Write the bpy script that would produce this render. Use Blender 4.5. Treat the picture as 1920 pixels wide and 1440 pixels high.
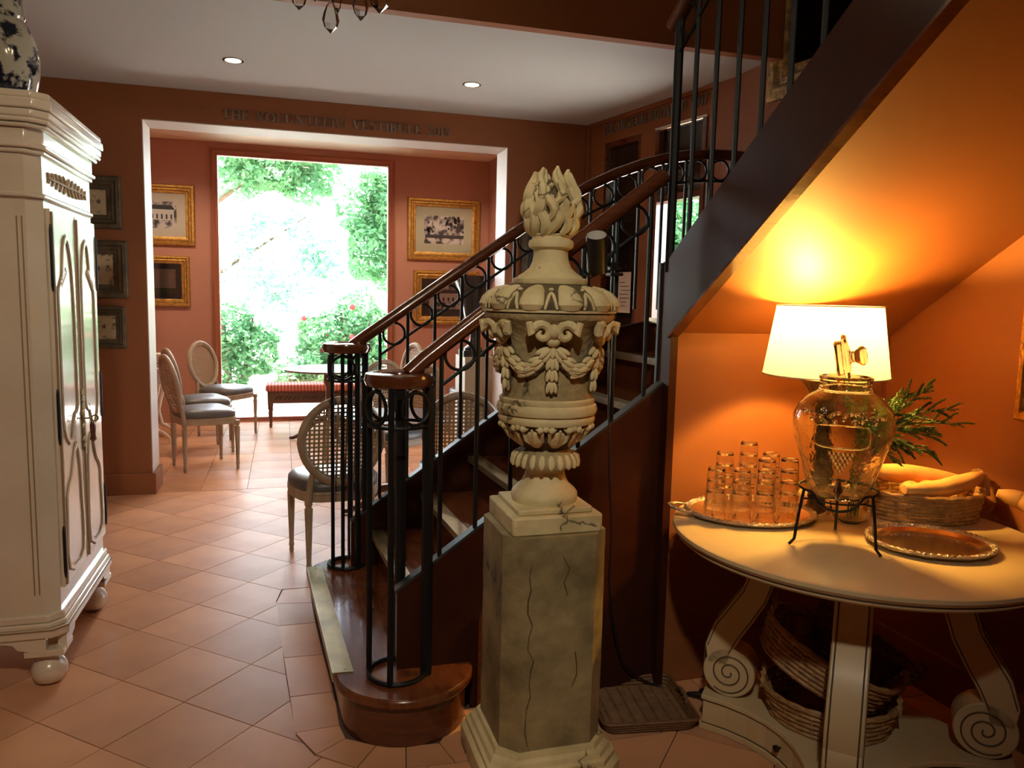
import bpy, bmesh, math, random
from mathutils import Vector, Matrix
from math import sin, cos, pi, radians, sqrt, atan2
random.seed(7)
for o in list(bpy.data.objects): bpy.data.objects.remove(o)
SC = bpy.context.scene
COL = SC.collection

# ------------------------------------------------------------------ camera
FPX = 1450.0; EYE = 1.5
YAW, PIT, ROL = radians(16.5), radians(6.5), radians(1.3)
f0 = Vector((sin(YAW), cos(YAW), 0)); r0 = Vector((cos(YAW), -sin(YAW), 0)); zz = Vector((0, 0, 1))
fw = f0*cos(PIT) - zz*sin(PIT); up = zz*cos(PIT) + f0*sin(PIT)
UPV = up*cos(ROL) - r0*sin(ROL); RTV = r0*cos(ROL) + up*sin(ROL)
cam = bpy.data.cameras.new('camera'); cam_o = bpy.data.objects.new('camera', cam); COL.objects.link(cam_o)
cam.sensor_fit = 'HORIZONTAL'; cam.sensor_width = 36; cam.lens = 36*FPX/1920; cam.clip_start = .05; cam.clip_end = 200
R3 = Matrix((RTV, UPV, -fw)).transposed()
cam_o.matrix_world = Matrix.Translation((0, 0, EYE)) @ R3.to_4x4()
SC.camera = cam_o

# ------------------------------------------------------------------ world, sun, exposure
W = bpy.data.worlds.new('world'); SC.world = W; W.use_nodes = True
nt = W.node_tree
bg = nt.nodes['Background']
sky = nt.nodes.new('ShaderNodeTexSky'); sky.sky_type = 'NISHITA'; sky.sun_disc = False
sky.sun_elevation = radians(56); sky.sun_rotation = radians(8); sky.air_density = 1.0; sky.dust_density = 1.0
hsv = nt.nodes.new('ShaderNodeHueSaturation'); hsv.inputs['Saturation'].default_value = .5
nt.links.new(sky.outputs[0], hsv.inputs['Color']); nt.links.new(hsv.outputs[0], bg.inputs[0]); bg.inputs[1].default_value = SKY_STRENGTH = 3.6
sun = bpy.data.lights.new('sun', 'SUN'); sun.energy = 75.0; sun.color = (1, .95, .86); sun.angle = radians(1.0)
sun_o = bpy.data.objects.new('sun', sun); COL.objects.link(sun_o)
_d = Vector((-sin(radians(8))*cos(radians(56)), -cos(radians(8))*cos(radians(56)), -sin(radians(56))))
sun_o.rotation_euler = _d.to_track_quat('-Z', 'Y').to_euler()
sun_o.location = (0, 14, 12)
SC.view_settings.view_transform = 'Standard'; SC.view_settings.look = 'None'
SC.view_settings.gamma = 1.0; SC.view_settings.use_curve_mapping = False
SC.view_settings.exposure = 0.0
SC.cycles.transparent_max_bounces = 40; SC.cycles.max_bounces = 40; SC.cycles.transmission_bounces = 40; SC.cycles.glossy_bounces = 8; SC.cycles.diffuse_bounces = 5

# ------------------------------------------------------------------ materials
def _ramp(nt, fac, c1, c2, p1=.35, p2=.65):
    r = nt.nodes.new('ShaderNodeValToRGB'); r.color_ramp.elements[0].position = p1; r.color_ramp.elements[1].position = p2
    r.color_ramp.elements[0].color = (*c1, 1); r.color_ramp.elements[1].color = (*c2, 1)
    nt.links.new(fac, r.inputs[0]); return r.outputs[0]
def mat(name, col, rough=.5, metal=0, col2=None, nscale=4, p=(.35, .65), bump=0, bscale=40, coat=0, rand=0, spec=.5, stretch=None, veins=None, detail=4, rvar=0, emit=None, estr=0, sheen=0):
    m = bpy.data.materials.new(name); m.use_nodes = True; nt = m.node_tree; b = nt.nodes['Principled BSDF']
    b.inputs['Base Color'].default_value = (*col, 1); b.inputs['Roughness'].default_value = rough; b.inputs['Metallic'].default_value = metal
    b.inputs['Specular IOR Level'].default_value = spec
    if coat: b.inputs['Coat Weight'].default_value = coat; b.inputs['Coat Roughness'].default_value = .08
    if sheen: b.inputs['Sheen Weight'].default_value = sheen
    tc = nt.nodes.new('ShaderNodeTexCoord'); vec = tc.outputs['Object']
    if stretch:
        mp = nt.nodes.new('ShaderNodeMapping'); mp.inputs['Scale'].default_value = stretch
        nt.links.new(vec, mp.inputs[0]); vec = mp.outputs[0]
    out = None
    if col2 is not None:
        n = nt.nodes.new('ShaderNodeTexNoise'); n.inputs['Scale'].default_value = nscale; n.inputs['Detail'].default_value = detail; n.inputs['Roughness'].default_value = .6
        nt.links.new(vec, n.inputs['Vector']); out = _ramp(nt, n.outputs[0], col, col2, *p)
        if rvar:
            mr = nt.nodes.new('ShaderNodeMapRange'); mr.inputs[3].default_value = rough-rvar; mr.inputs[4].default_value = rough+rvar
            nt.links.new(n.outputs[0], mr.inputs[0]); nt.links.new(mr.outputs[0], b.inputs['Roughness'])
    if veins:   # thin dark cracks: (colour, scale, width)
        n = nt.nodes.new('ShaderNodeTexNoise'); n.inputs['Scale'].default_value = veins[1]*.7; n.inputs['Detail'].default_value = 5
        nt.links.new(vec, n.inputs['Vector'])
        ad = nt.nodes.new('ShaderNodeMixRGB'); ad.blend_type = 'ADD'; ad.inputs[0].default_value = .55
        nt.links.new(vec, ad.inputs[1]); nt.links.new(n.outputs[1], ad.inputs[2])
        v = nt.nodes.new('ShaderNodeTexVoronoi'); v.feature = 'DISTANCE_TO_EDGE'; v.inputs['Scale'].default_value = veins[1]
        nt.links.new(ad.outputs[0], v.inputs['Vector'])
        n2 = nt.nodes.new('ShaderNodeTexNoise'); n2.inputs['Scale'].default_value = veins[1]*.8; nt.links.new(vec, n2.inputs['Vector'])
        mu = nt.nodes.new('ShaderNodeMath'); mu.operation = 'ADD'; nt.links.new(v.outputs[0], mu.inputs[0])
        sb = nt.nodes.new('ShaderNodeMapRange'); sb.inputs[1].default_value = .45; sb.inputs[2].default_value = .6; sb.inputs[3].default_value = .3; sb.inputs[4].default_value = 0
        nt.links.new(n2.outputs[0], sb.inputs[0]); nt.links.new(sb.outputs[0], mu.inputs[1])
        fac = nt.nodes.new('ShaderNodeMapRange'); fac.inputs[1].default_value = 0; fac.inputs[2].default_value = veins[2]; fac.inputs[3].default_value = 1; fac.inputs[4].default_value = 0
        nt.links.new(mu.outputs[0], fac.inputs[0])
        mx = nt.nodes.new('ShaderNodeMixRGB'); mx.inputs[2].default_value = (*veins[0], 1); nt.links.new(fac.outputs[0], mx.inputs[0])
        if out is not None: nt.links.new(out, mx.inputs[1])
        else: mx.inputs[1].default_value = (*col, 1)
        out = mx.outputs[0]
    if rand:
        oi = nt.nodes.new('ShaderNodeObjectInfo'); hs = nt.nodes.new('ShaderNodeHueSaturation')
        mr = nt.nodes.new('ShaderNodeMapRange'); mr.inputs[3].default_value = 1-rand; mr.inputs[4].default_value = 1+rand
        nt.links.new(oi.outputs['Random'], mr.inputs[0]); nt.links.new(mr.outputs[0], hs.inputs['Value'])
        if out is not None: nt.links.new(out, hs.inputs['Color'])
        else: hs.inputs['Color'].default_value = (*col, 1)
        out = hs.outputs[0]
    if out is not None: nt.links.new(out, b.inputs['Base Color'])
    if bump:
        n = nt.nodes.new('ShaderNodeTexNoise'); n.inputs['Scale'].default_value = bscale; n.inputs['Detail'].default_value = 3
        nt.links.new(vec, n.inputs['Vector'])
        bp = nt.nodes.new('ShaderNodeBump'); bp.inputs['Strength'].default_value = bump; bp.inputs['Distance'].default_value = .01
        nt.links.new(n.outputs[0], bp.inputs['Height']); nt.links.new(bp.outputs[0], b.inputs['Normal'])
    if emit: b.inputs['Emission Color'].default_value = (*emit, 1); b.inputs['Emission Strength'].default_value = estr
    return m
def pane_mat(name, tint=(1, 1, 1), refl=.08, rough=0):
    m = bpy.data.materials.new(name); m.use_nodes = True; nt = m.node_tree; nt.nodes.remove(nt.nodes['Principled BSDF'])
    t = nt.nodes.new('ShaderNodeBsdfTransparent'); t.inputs[0].default_value = (*tint, 1)
    g = nt.nodes.new('ShaderNodeBsdfGlossy'); g.inputs['Roughness'].default_value = rough
    fr = nt.nodes.new('ShaderNodeFresnel'); fr.inputs[0].default_value = 1.45
    mx = nt.nodes.new('ShaderNodeMixShader'); nt.links.new(fr.outputs[0], mx.inputs[0])
    nt.links.new(t.outputs[0], mx.inputs[1]); nt.links.new(g.outputs[0], mx.inputs[2])
    nt.links.new(mx.outputs[0], nt.nodes['Material Output'].inputs[0]); return m
def glass_mat(name, col=(1, 1, 1), rough=0, bump=0, bscale=60):
    m = bpy.data.materials.new(name); m.use_nodes = True; nt = m.node_tree; b = nt.nodes['Principled BSDF']
    b.inputs['Base Color'].default_value = (*col, 1); b.inputs['Roughness'].default_value = rough
    b.inputs['Transmission Weight'].default_value = 1; b.inputs['IOR'].default_value = 1.46
    if bump:
        tc = nt.nodes.new('ShaderNodeTexCoord')
        n = nt.nodes.new('ShaderNodeTexNoise'); n.inputs['Scale'].default_value = bscale; nt.links.new(tc.outputs['Object'], n.inputs['Vector'])
        bp = nt.nodes.new('ShaderNodeBump'); bp.inputs['Strength'].default_value = bump; bp.inputs['Distance'].default_value = .01
        nt.links.new(n.outputs[0], bp.inputs['Height']); nt.links.new(bp.outputs[0], b.inputs['Normal'])
    return m
def emit_mat(name, col, s):
    m = bpy.data.materials.new(name); m.use_nodes = True; nt = m.node_tree; nt.nodes.remove(nt.nodes['Principled BSDF'])
    e = nt.nodes.new('ShaderNodeEmission'); e.inputs[0].default_value = (*col, 1); e.inputs[1].default_value = s
    nt.links.new(e.outputs[0], nt.nodes['Material Output'].inputs[0]); return m
K = {}
K['wall'] = mat('terracotta_paint', (.265, .088, .026), .6, col2=(.245, .080, .023), nscale=1.5, bump=.04, bscale=120)
K['wall_vest_lit'] = mat('vestibule_paint_lit', (.44, .205, .145), .55, col2=(.41, .19, .132), nscale=1.5)  # mauve wall paint, its colour lightened to stand in for missing daylight
K['ceil'] = mat('ceiling_paint', (.45, .475, .465), .7)
K['white_paint'] = mat('jamb_paint', (.55, .50, .46), .5)
K['vest_ceil'] = mat('vestibule_ceiling_paint', (.80, .62, .42), .6)
K['grout'] = mat('grout', (.10, .055, .035), .9)
K['tile'] = mat('terracotta_tile', (.64, .33, .175), .36, col2=(.50, .25, .14), nscale=2.2, p=(.3, .7), rand=.12, bump=.08, bscale=5, rvar=.08, spec=.06)
K['wood'] = mat('mahogany', (.075, .020, .008), .20, col2=(.13, .038, .014), nscale=9, stretch=(1, 1, 6), coat=.6, p=(.3, .75))
K['tread'] = mat('tread_wood', (.18, .056, .020), .22, col2=(.115, .032, .012), nscale=6, stretch=(5, 1, 1), coat=.15)
K['dark_wood'] = mat('stringer_wood', (.045, .013, .007), .30, col2=(.033, .009, .005), nscale=5, rvar=.05, spec=.15)
K['iron'] = mat('black_iron', (.006, .007, .008), .5, spec=.25)
K['steel'] = mat('dark_steel_bar', (.03, .034, .036), .5, metal=.2)
K['brass'] = mat('dull_brass', (.42, .36, .22), .42, metal=.8, col2=(.30, .27, .18), nscale=8, rvar=.1)
K['stone'] = mat('aged_stone', (.70, .60, .34), .75, col2=(.38, .30, .14), nscale=5, p=(.42, .78), veins=((.07, .05, .025), 6, .045), bump=.35, bscale=28, detail=8)
K['stone_dark'] = mat('weathered_stone', (.36, .29, .14), .8, col2=(.13, .10, .045), nscale=5, p=(.36, .66), veins=((.03, .022, .012), 4, .05), bump=.5, bscale=22, detail=9)
K['stone_mid'] = mat('mid_stone', (.46, .37, .19), .8, col2=(.24, .18, .085), nscale=9, p=(.36, .66), veins=((.04, .03, .015), 6, .05), bump=.6, bscale=45, detail=9)
K['cream'] = mat('antique_cream_paint', (.74, .64, .50), .27, col2=(.64, .53, .39), nscale=3, p=(.4, .8), coat=1.0, spec=1.0)
K['cream_glaze'] = mat('brown_glaze', (.30, .19, .10), .5)
K['carving'] = mat('carved_cream_brown', (.46, .34, .21), .5)
K['table_cream'] = mat('table_cream_paint', (.62, .50, .30), .33, col2=(.52, .40, .22), nscale=3, p=(.4, .8))
K['table_glaze'] = mat('table_brown_glaze', (.10, .06, .03), .5)
K['chairwood'] = mat('limed_wood', (.40, .30, .20), .5, col2=(.30, .22, .14), nscale=14, stretch=(1, 1, .3))
K['leather'] = mat('grey_leather', (.10, .095, .09), .35, bump=.1, bscale=120)
K['cane'] = mat('cane', (.33, .25, .15), .55)
K['gilt'] = mat('gilt', (.62, .36, .09), .34, metal=.75, col2=(.36, .2, .05), nscale=30, bump=.5, bscale=90)
K['gilt_dark'] = mat('old_gilt', (.46, .31, .11), .42, metal=.5, col2=(.16, .11, .045), nscale=25, bump=.6, bscale=80)
K['bronze_frame'] = mat('dark_carved_wood', (.12, .095, .05), .55, col2=(.05, .038, .02), nscale=12, bump=.6, bscale=60)
K['matboard'] = mat('mat_board', (.50, .48, .36), .8)
K['matboard_w'] = mat('pale_mat_board', (.62, .55, .46), .8)
K['mat_dark'] = mat('dark_mat_board', (.05, .055, .06), .7)
K['paper'] = mat('paper', (.70, .66, .58), .8)
K['sketch'] = mat('sketch_paper', (.85, .76, .56), .8, col2=(.16, .13, .09), nscale=26, p=(.53, .64), detail=8)
K['photo'] = mat('photo_print', (.62, .56, .54), .5, col2=(.05, .04, .045), nscale=9, p=(.46, .58), detail=6)
K['ink'] = mat('ink', (.04, .035, .04), .6)
K['pane'] = pane_mat('clear_pane')
K['glass'] = glass_mat('clear_glass', (1, 1, .98))
K['jar'] = glass_mat('moulded_glass', (.97, 1, .95), 0, .14, 40)
K['thin_glass'] = pane_mat('tumbler_glass', (.97, .97, .95), rough=.02)
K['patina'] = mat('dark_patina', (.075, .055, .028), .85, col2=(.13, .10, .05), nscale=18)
K['silver'] = mat('silver', (.72, .66, .58), .16, metal=1)
K['silver_rim'] = mat('chased_silver', (.66, .60, .52), .22, metal=1, bump=.9, bscale=160)
K['wicker'] = mat('wicker', (.46, .27, .11), .55, col2=(.26, .14, .055), nscale=30)
K['wicker_dark'] = mat('dark_wicker', (.20, .10, .04), .6, col2=(.12, .06, .024), nscale=30)
K['bread'] = mat('bread_crust', (.80, .48, .18), .6, col2=(.66, .34, .11), nscale=9, bump=.2, bscale=40)
K['roll'] = mat('roll_crust', (.70, .36, .12), .6, col2=(.55, .25, .07), nscale=12)
K['black'] = mat('black_plastic', (.008, .008, .009), .4)
K['white_in'] = mat('white_enamel', (.75, .73, .70), .4)
K['stripe'] = mat('striped_fabric', (.55, .12, .10), .8)
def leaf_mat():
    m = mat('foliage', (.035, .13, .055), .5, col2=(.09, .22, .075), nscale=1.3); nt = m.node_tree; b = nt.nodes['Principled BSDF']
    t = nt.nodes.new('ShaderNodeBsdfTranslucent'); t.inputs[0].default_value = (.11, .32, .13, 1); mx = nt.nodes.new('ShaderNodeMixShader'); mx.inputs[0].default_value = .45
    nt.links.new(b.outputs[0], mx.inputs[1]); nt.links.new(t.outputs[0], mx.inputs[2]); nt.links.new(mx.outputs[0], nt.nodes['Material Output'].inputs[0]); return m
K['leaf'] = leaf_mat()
K['leaf_pale'] = mat('pale_sunlit_foliage', (.30, .52, .40), .6, col2=(.16, .40, .25), nscale=1.1)  # leaf colour made paler to carry sunlight and haze
K['sprig'] = mat('conifer_sprig', (.055, .10, .02), .6, col2=(.10, .17, .03), nscale=20)
K['bark'] = mat('bark', (.13, .085, .055), .9, col2=(.08, .05, .03), nscale=15)
K['flower'] = mat('red_flower', (.75, .03, .04), .6)
K['paving'] = mat('garden_paving', (.74, .68, .60), .9, col2=(.64, .59, .52), nscale=3)
K['vase_black'] = mat('black_vase_glaze', (.02, .021, .023), .28, coat=.3)
K['plinth_grey'] = mat('plinth_paint', (.50, .46, .36), .6)
K['table_wood'] = mat('walnut', (.12, .05, .028), .3, coat=.3)
K['letters'] = mat('bronze_letters', (.22, .19, .155), .5, metal=.2)
K['marble'] = mat('white_marble', (.72, .72, .72), .2)
K['porcelain'] = mat('blue_white_porcelain', (.42, .40, .33), .12, col2=(.012, .015, .03), nscale=13, p=(.48, .54), coat=.5, detail=5)
K['bronze'] = mat('bronze_lamp', (.10, .055, .025), .35, metal=.6)
K['door_glass'] = mat('dark_door_glass', (.018, .012, .008), .12, spec=.6)
K['lemon'] = mat('lemon', (.75, .42, .02), .5)

# stripes for the bench seat
def _stripes():
    nt = K['stripe'].node_tree; b = nt.nodes['Principled BSDF']; tc = nt.nodes.new('ShaderNodeTexCoord')
    w = nt.nodes.new('ShaderNodeTexWave'); w.bands_direction = 'X'; w.inputs['Scale'].default_value = 9; w.inputs['Distortion'].default_value = 0; w.inputs['Detail'].default_value = 0
    nt.links.new(tc.outputs['Object'], w.inputs['Vector']); o = _ramp(nt, w.outputs[0], (.50, .07, .06), (.62, .30, .22), .3, .8); nt.links.new(o, b.inputs['Base Color'])
_stripes()

# ------------------------------------------------------------------ mesh helpers
class MB:
    def __init__(s): s.v = []; s.f = []
    def add(s, vs, fs):
        n = len(s.v); s.v += [tuple(p) for p in vs]; s.f += [tuple(i+n for i in f) for f in fs]; return s
    def box(s, x0, x1, y0, y1, z0, z1):
        return s.add([(x0, y0, z0), (x1, y0, z0), (x1, y1, z0), (x0, y1, z0), (x0, y0, z1), (x1, y0, z1), (x1, y1, z1), (x0, y1, z1)],
                     [(3, 2, 1, 0), (4, 5, 6, 7), (0, 1, 5, 4), (1, 2, 6, 5), (2, 3, 7, 6), (3, 0, 4, 7)])
    def cbox(s, c, d): return s.box(c[0]-d[0]/2, c[0]+d[0]/2, c[1]-d[1]/2, c[1]+d[1]/2, c[2]-d[2]/2, c[2]+d[2]/2)
    def prism(s, poly, z0, z1):
        n = len(poly); a = sum(poly[i][0]*poly[(i+1) % n][1]-poly[(i+1) % n][0]*poly[i][1] for i in range(n))
        if a < 0: poly = poly[::-1]
        return s.add([(x, y, z0) for x, y in poly]+[(x, y, z1) for x, y in poly],
                     [tuple(range(n))[::-1], tuple(range(n, 2*n))]+[(i, (i+1) % n, n+(i+1) % n, n+i) for i in range(n)])
    def prism_axis(s, poly, a, b, axis):   # poly in the plane across the axis
        m = MB().prism(poly, a, b)
        if axis == 'y': vs = [(x, z, y) for x, y, z in m.v]; fs = [f[::-1] for f in m.f]
        elif axis == 'x': vs = [(z, x, y) for x, y, z in m.v]; fs = m.f
        return s.add(vs, fs)
    def lathe(s, prof, n=32, c=(0, 0, 0), fn=None, cap=True):
        vs = []; fs = []
        for (r, z) in prof:
            for i in range(n):
                a = 2*pi*i/n; rr = fn(r, z, a) if fn else r
                vs.append((c[0]+rr*cos(a), c[1]+rr*sin(a), c[2]+z))
        for j in range(len(prof)-1):
            for i in range(n): k = (i+1) % n; fs.append((j*n+i, j*n+k, (j+1)*n+k, (j+1)*n+i))
        if cap: fs.append(tuple(range(n))[::-1]); m = (len(prof)-1)*n; fs.append(tuple(range(m, m+n)))
        return s.add(vs, fs)
    def tube(s, path, r, n=8, closed=False, cap=True, ell=None):
        P = [Vector(p) for p in path]; N = len(P); vs = []; fs = []
        rs = r if isinstance(r, (list, tuple)) else [r]*N
        prev = None
        for i in range(N):
            t = (P[(i+1) % N]-P[i-1]) if closed else (P[min(i+1, N-1)]-P[max(i-1, 0)])
            t.normalize()
            if prev is None:
                u = t.cross(Vector((0, 0, 1)));
                if u.length < .1: u = t.cross(Vector((1, 0, 0)))
            else: u = prev-t*prev.dot(t)
            u.normalize(); prev = u; w = u.cross(t)
            for k in range(n):
                a = 2*pi*k/n; e = ell or (1, 1)
                vs.append(P[i]+u*(cos(a)*rs[i]*e[0])+w*(sin(a)*rs[i]*e[1]))
        M = N if closed else N-1
        for i in range(M):
            j = (i+1) % N
            for k in range(n): l = (k+1) % n; fs.append((i*n+k, i*n+l, j*n+l, j*n+k))
        if cap and not closed: fs.append(tuple(range(n))[::-1]); fs.append(tuple(range((N-1)*n, N*n)))
        return s.add(vs, fs)
    def ball(s, c, r, nu=10, nv=7, rot=None):
        rx, ry, rz = r if isinstance(r, (tuple, list)) else (r, r, r); vs = []; fs = []
        for j in range(1, nv):
            t = pi*j/nv
            for i in range(nu): a = 2*pi*i/nu; vs.append(Vector((rx*sin(t)*cos(a), ry*sin(t)*sin(a), rz*cos(t))))
        vs += [Vector((0, 0, rz)), Vector((0, 0, -rz))]; T = len(vs)-2
        for j in range(nv-2):
            for i in range(nu): k = (i+1) % nu; fs.append((j*nu+i, (j+1)*nu+i, (j+1)*nu+k, j*nu+k))
        for i in range(nu):
            k = (i+1) % nu; fs.append((T, i, k)); fs.append((T+1, (nv-2)*nu+k, (nv-2)*nu+i))
        if rot is not None: vs = [rot @ v for v in vs]
        return s.add([v+Vector(c) for v in vs], fs)
    def xf(s, M): s.v = [tuple(M @ Vector(p)) for p in s.v]; return s
    def build(s, name, m, parent=None, smooth=True, ang=.7, loc=None, rotz=0, bevel=0):
        me = bpy.data.meshes.new(name); me.from_pydata(s.v, [], s.f); me.update()
        bm = bmesh.new(); bm.from_mesh(me); bmesh.ops.recalc_face_normals(bm, faces=bm.faces); bm.to_mesh(me); bm.free()
        if smooth: me.shade_smooth(); me.set_sharp_from_angle(angle=ang)
        o = bpy.data.objects.new(name, me); COL.objects.link(o)
        me.materials.append(K[m] if isinstance(m, str) else m)
        if parent: o.parent = parent
        if loc: o.location = loc
        if rotz: o.rotation_euler = (0, 0, rotz)
        if bevel:
            b = o.modifiers.new('bevel', 'BEVEL'); b.width = bevel; b.segments = 2; b.limit_method = 'ANGLE'; b.angle_limit = .6
        return o
def empty(name, loc=(0, 0, 0), rotz=0, label=None, cat=None, group=None, kind=None):
    o = bpy.data.objects.new(name, None); o.empty_display_size = .1; COL.objects.link(o); o.location = loc; o.rotation_euler = (0, 0, rotz)
    return tag(o, label, cat, group, kind)
def tag(o, label=None, cat=None, group=None, kind=None):
    if label: o['label'] = label
    if cat: o['category'] = cat
    if group: o['group'] = group
    if kind: o['kind'] = kind
    return o
def struct(o): o['kind'] = 'structure'; return o
def kids(o): return [c for c in bpy.data.objects if c.parent == o]
def copy_tree(o, loc=None, rotz=None, label=None, parent=None, scale=None):
    c = o.copy(); COL.objects.link(c); c.parent = parent
    for k in kids(o): copy_tree(k, parent=c)
    if loc: c.location = loc
    if rotz is not None: c.rotation_euler = (0, 0, rotz)
    if label: c['label'] = label
    if scale: c.scale = scale
    return c
def circ(c, r, n=28, u=(1, 0, 0), w=(0, 0, 1)):
    u = Vector(u); w = Vector(w); return [Vector(c)+u*(r*cos(2*pi*i/n))+w*(r*sin(2*pi*i/n)) for i in range(n)]
def frame_sweep(w, h, prof):   # mitred frame in the XZ plane, facing -Y; prof = [(inset, depth)]
    m = MB(); n = len(prof); vs = []
    for (sx, sz) in ((-1, -1), (1, -1), (1, 1), (-1, 1)):
        for o_, d in prof: vs.append((sx*(w/2-o_), -d, sz*(h/2-o_)))
    fs = []
    for c in range(4):
        e = (c+1) % 4
        for k in range(n): l = (k+1) % n; fs.append((c*n+k, c*n+l, e*n+l, e*n+k))
    return m.add(vs, [f[::-1] for f in fs])
# ------------------------------------------------------------------ the setting
HW, CZ, VZ, UZ = 6.06, 2.89, 3.10, 5.2      # far wall, low ceiling, vestibule ceiling, stairwell ceiling
OX0, OX1, OZ = -.935, 1.717, 2.667            # opening in the far wall
XL, XR = -1.6, 2.40
WY = 9.28; WX0, WX1, WZ = -.70, 1.20, 2.985   # vestibule window
def px(p):
    v = Vector(p)-Vector((0, 0, EYE)); c = v.dot(fw)
    return None if c < .1 else (960+FPX*v.dot(RTV)/c, 720-FPX*v.dot(UPV)/c)
def seen(pts, m=30):
    for p in pts:
        q = px(p)
        if q and -m < q[0] < 1920+m and -m < q[1] < 1440+m: return True
    return False
fl = struct(MB().box(XL, 3.2, -3, WY, -.08, -.006).build('floor', 'grout', smooth=False))
w = MB().box(XL, OX0, HW, HW+.30, 0, VZ); w.box(OX1, XR+.06, HW, HW+.30, 0, VZ); w.box(OX0, OX1, HW, HW+.30, OZ, VZ)
struct(w.build('wall_far', 'wall', smooth=False))
struct(MB().box(OX0, OX0+.006, HW+.001, HW+.30, .0, OZ).build('trim_1', 'white_paint', smooth=False))
struct(MB().box(OX1-.006, OX1, HW+.001, HW+.30, .0, OZ).build('trim_2', 'white_paint', smooth=False))
struct(MB().box(OX0+.006, OX1-.006, HW+.001, HW+.30, OZ-.006, OZ).build('trim_3', 'white_paint', smooth=False))
struct(MB().box(XL-.1, XL, -3, HW+.3, 0, UZ).build('wall_left', 'wall', smooth=False))
struct(MB().box(XR, XR+.1, -3, 2.62, 0, UZ).build('wall_right', 'wall', smooth=False))
struct(MB().box(XL-.1, XR+.1, -3.1, -3, 0, UZ).build('wall_back', 'wall', smooth=False))
struct(MB().box(XL, 2.72, 4.09, HW, CZ, CZ+.15).build('ceiling', 'ceil', smooth=False))
struct(MB().box(XL, 2.77, 4.02, 4.09, CZ, UZ).build('wall_bulkhead', 'wall', smooth=False))
struct(MB().box(XL-.1, 3.4, -3.1, 4.1, UZ, UZ+.1).build('ceiling_upper', 'ceil', smooth=False))
struct(MB().box(1.391, XR, 2.62, 2.70, 0, 1.375).build('wall_recess', 'wall', smooth=False))
# museum-room wall, angled; local x runs from the far corner towards the camera
MA = atan2(-.98, .194); MO = (2.40, HW, 0)
def MW(s, z, d=0):   # world point on that wall (d = out into the hall)
    return Vector((2.40+.194*s-.98*d, HW-.98*s-.194*d, z))
w = MB().box(-.05, .243, 0, .12, 0, 2.71); w.box(.712, .893, 0, .12, 0, 2.71); w.box(1.43, 3.75, 0, .12, 0, 2.71); w.box(-.05, 3.75, 0, .12, 2.71, UZ)
struct(w.build('wall_museum', 'wall', loc=MO, rotz=MA, smooth=False))
struct(MB().box(XR+.1, 3.2, 2.50, 2.62, 1.3, UZ).build('wall_landing', 'wall', smooth=False))
d1 = struct(empty('door_1', MO, MA, 'dark glazed timber door left of the open garden doorway', 'door'))
m = MB(); m.box(.243, .275, .0, .08, 0, 2.71); m.box(.68, .712, .0, .08, 0, 2.71); m.box(.275, .68, .0, .08, 2.665, 2.71); m.box(.275, .68, .02, .06, 0, .9)
m.build('door_frame', 'wood', d1, smooth=False)
MB().box(.275, .68, .035, .045, .9, 2.665).build('door_pane', 'door_glass', d1, smooth=False)
d2 = struct(empty('door_2', MO, MA, 'open doorway to the garden with a dark transom panel above', 'door'))
m = MB(); m.box(.893, .935, -.01, .11, 0, 2.71); m.box(1.39, 1.43, -.01, .11, 0, 2.71); m.box(.935, 1.39, .0, .11, 2.19, 2.235)
m.build('door_frame', 'wood', d2, smooth=False)
MB().box(.935, 1.39, .03, .05, 2.235, 2.70).build('transom_panel', 'door_glass', d2, smooth=False)
MB().box(.893, 1.43, -.015, .0, 2.695, 2.71).build('head_strip', 'white_in', d2, smooth=False)
m = MB().box(.02, 1.50, -.02, 0, 2.862, 2.888); m.box(.02, .05, -.03, 0, 0, 2.862)
struct(m.build('trim_4', 'wall', loc=MO, rotz=MA, smooth=False))
# paper notice taped to the dark door
nz = tag(MB().box(.497, .657, -.004, -.002, 1.39, 1.70).build('notice', 'paper', loc=MO, rotz=MA, smooth=False), 'white paper notice with lines of handwriting on the dark glazed door', 'notice')
for k in range(7):
    a = .515+.01*(k % 3); MB().box(a, a+[.07, .10, .12, .115, .12, .07, .08][k], -.006, -.004, 1.62-.03*k, 1.624-.03*k).build('writing_line', 'ink', nz, smooth=False)
# vestibule
struct(MB().box(-2.1, -2.0, HW+.3, WY+.15, 0, VZ).build('wall_vestibule_left', 'wall_vest_lit', smooth=False))
struct(MB().box(XR, XR+.08, HW+.3, WY+.15, 0, VZ).build('wall_vestibule_right', 'wall_vest_lit', smooth=False))
struct(MB().box(-2.0, XL, HW+.2, HW+.3, 0, VZ).build('wall_vestibule_near', 'wall_vest_lit', smooth=False))
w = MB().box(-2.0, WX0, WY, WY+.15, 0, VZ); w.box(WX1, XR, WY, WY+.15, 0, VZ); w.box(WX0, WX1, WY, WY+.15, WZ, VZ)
struct(w.build('wall_window', 'wall_vest_lit', smooth=False))
struct(MB().box(-2.1, XR+.08, HW+.3, WY+.15, VZ, VZ+.1).build('ceiling_vestibule', 'vest_ceil', smooth=False))
struct(MB().box(-2.0, XL, HW+.3, WY, -.08, -.006).build('floor_vestibule', 'grout', smooth=False))
w1 = struct(empty('window_1', (0, WY, 0), 0, 'tall garden window filling the vestibule end wall', 'window'))
frame_sweep(WX1-WX0+.12, WZ+.08, [(0, 0), (0, .02), (.025, .03), (.05, .012), (.075, .012), (.075, -.08), (0, -.08)]).xf(Matrix.Translation(((WX0+WX1)/2, 0, (WZ+.02)/2))).build('window_frame', mat('window_frame_paint', (.30, .095, .045), .5), w1, smooth=False)
MB().box(WX0+.01, WX1-.01, .06, .064, .03, WZ-.01).build('pane', 'pane', w1, smooth=False)
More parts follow.
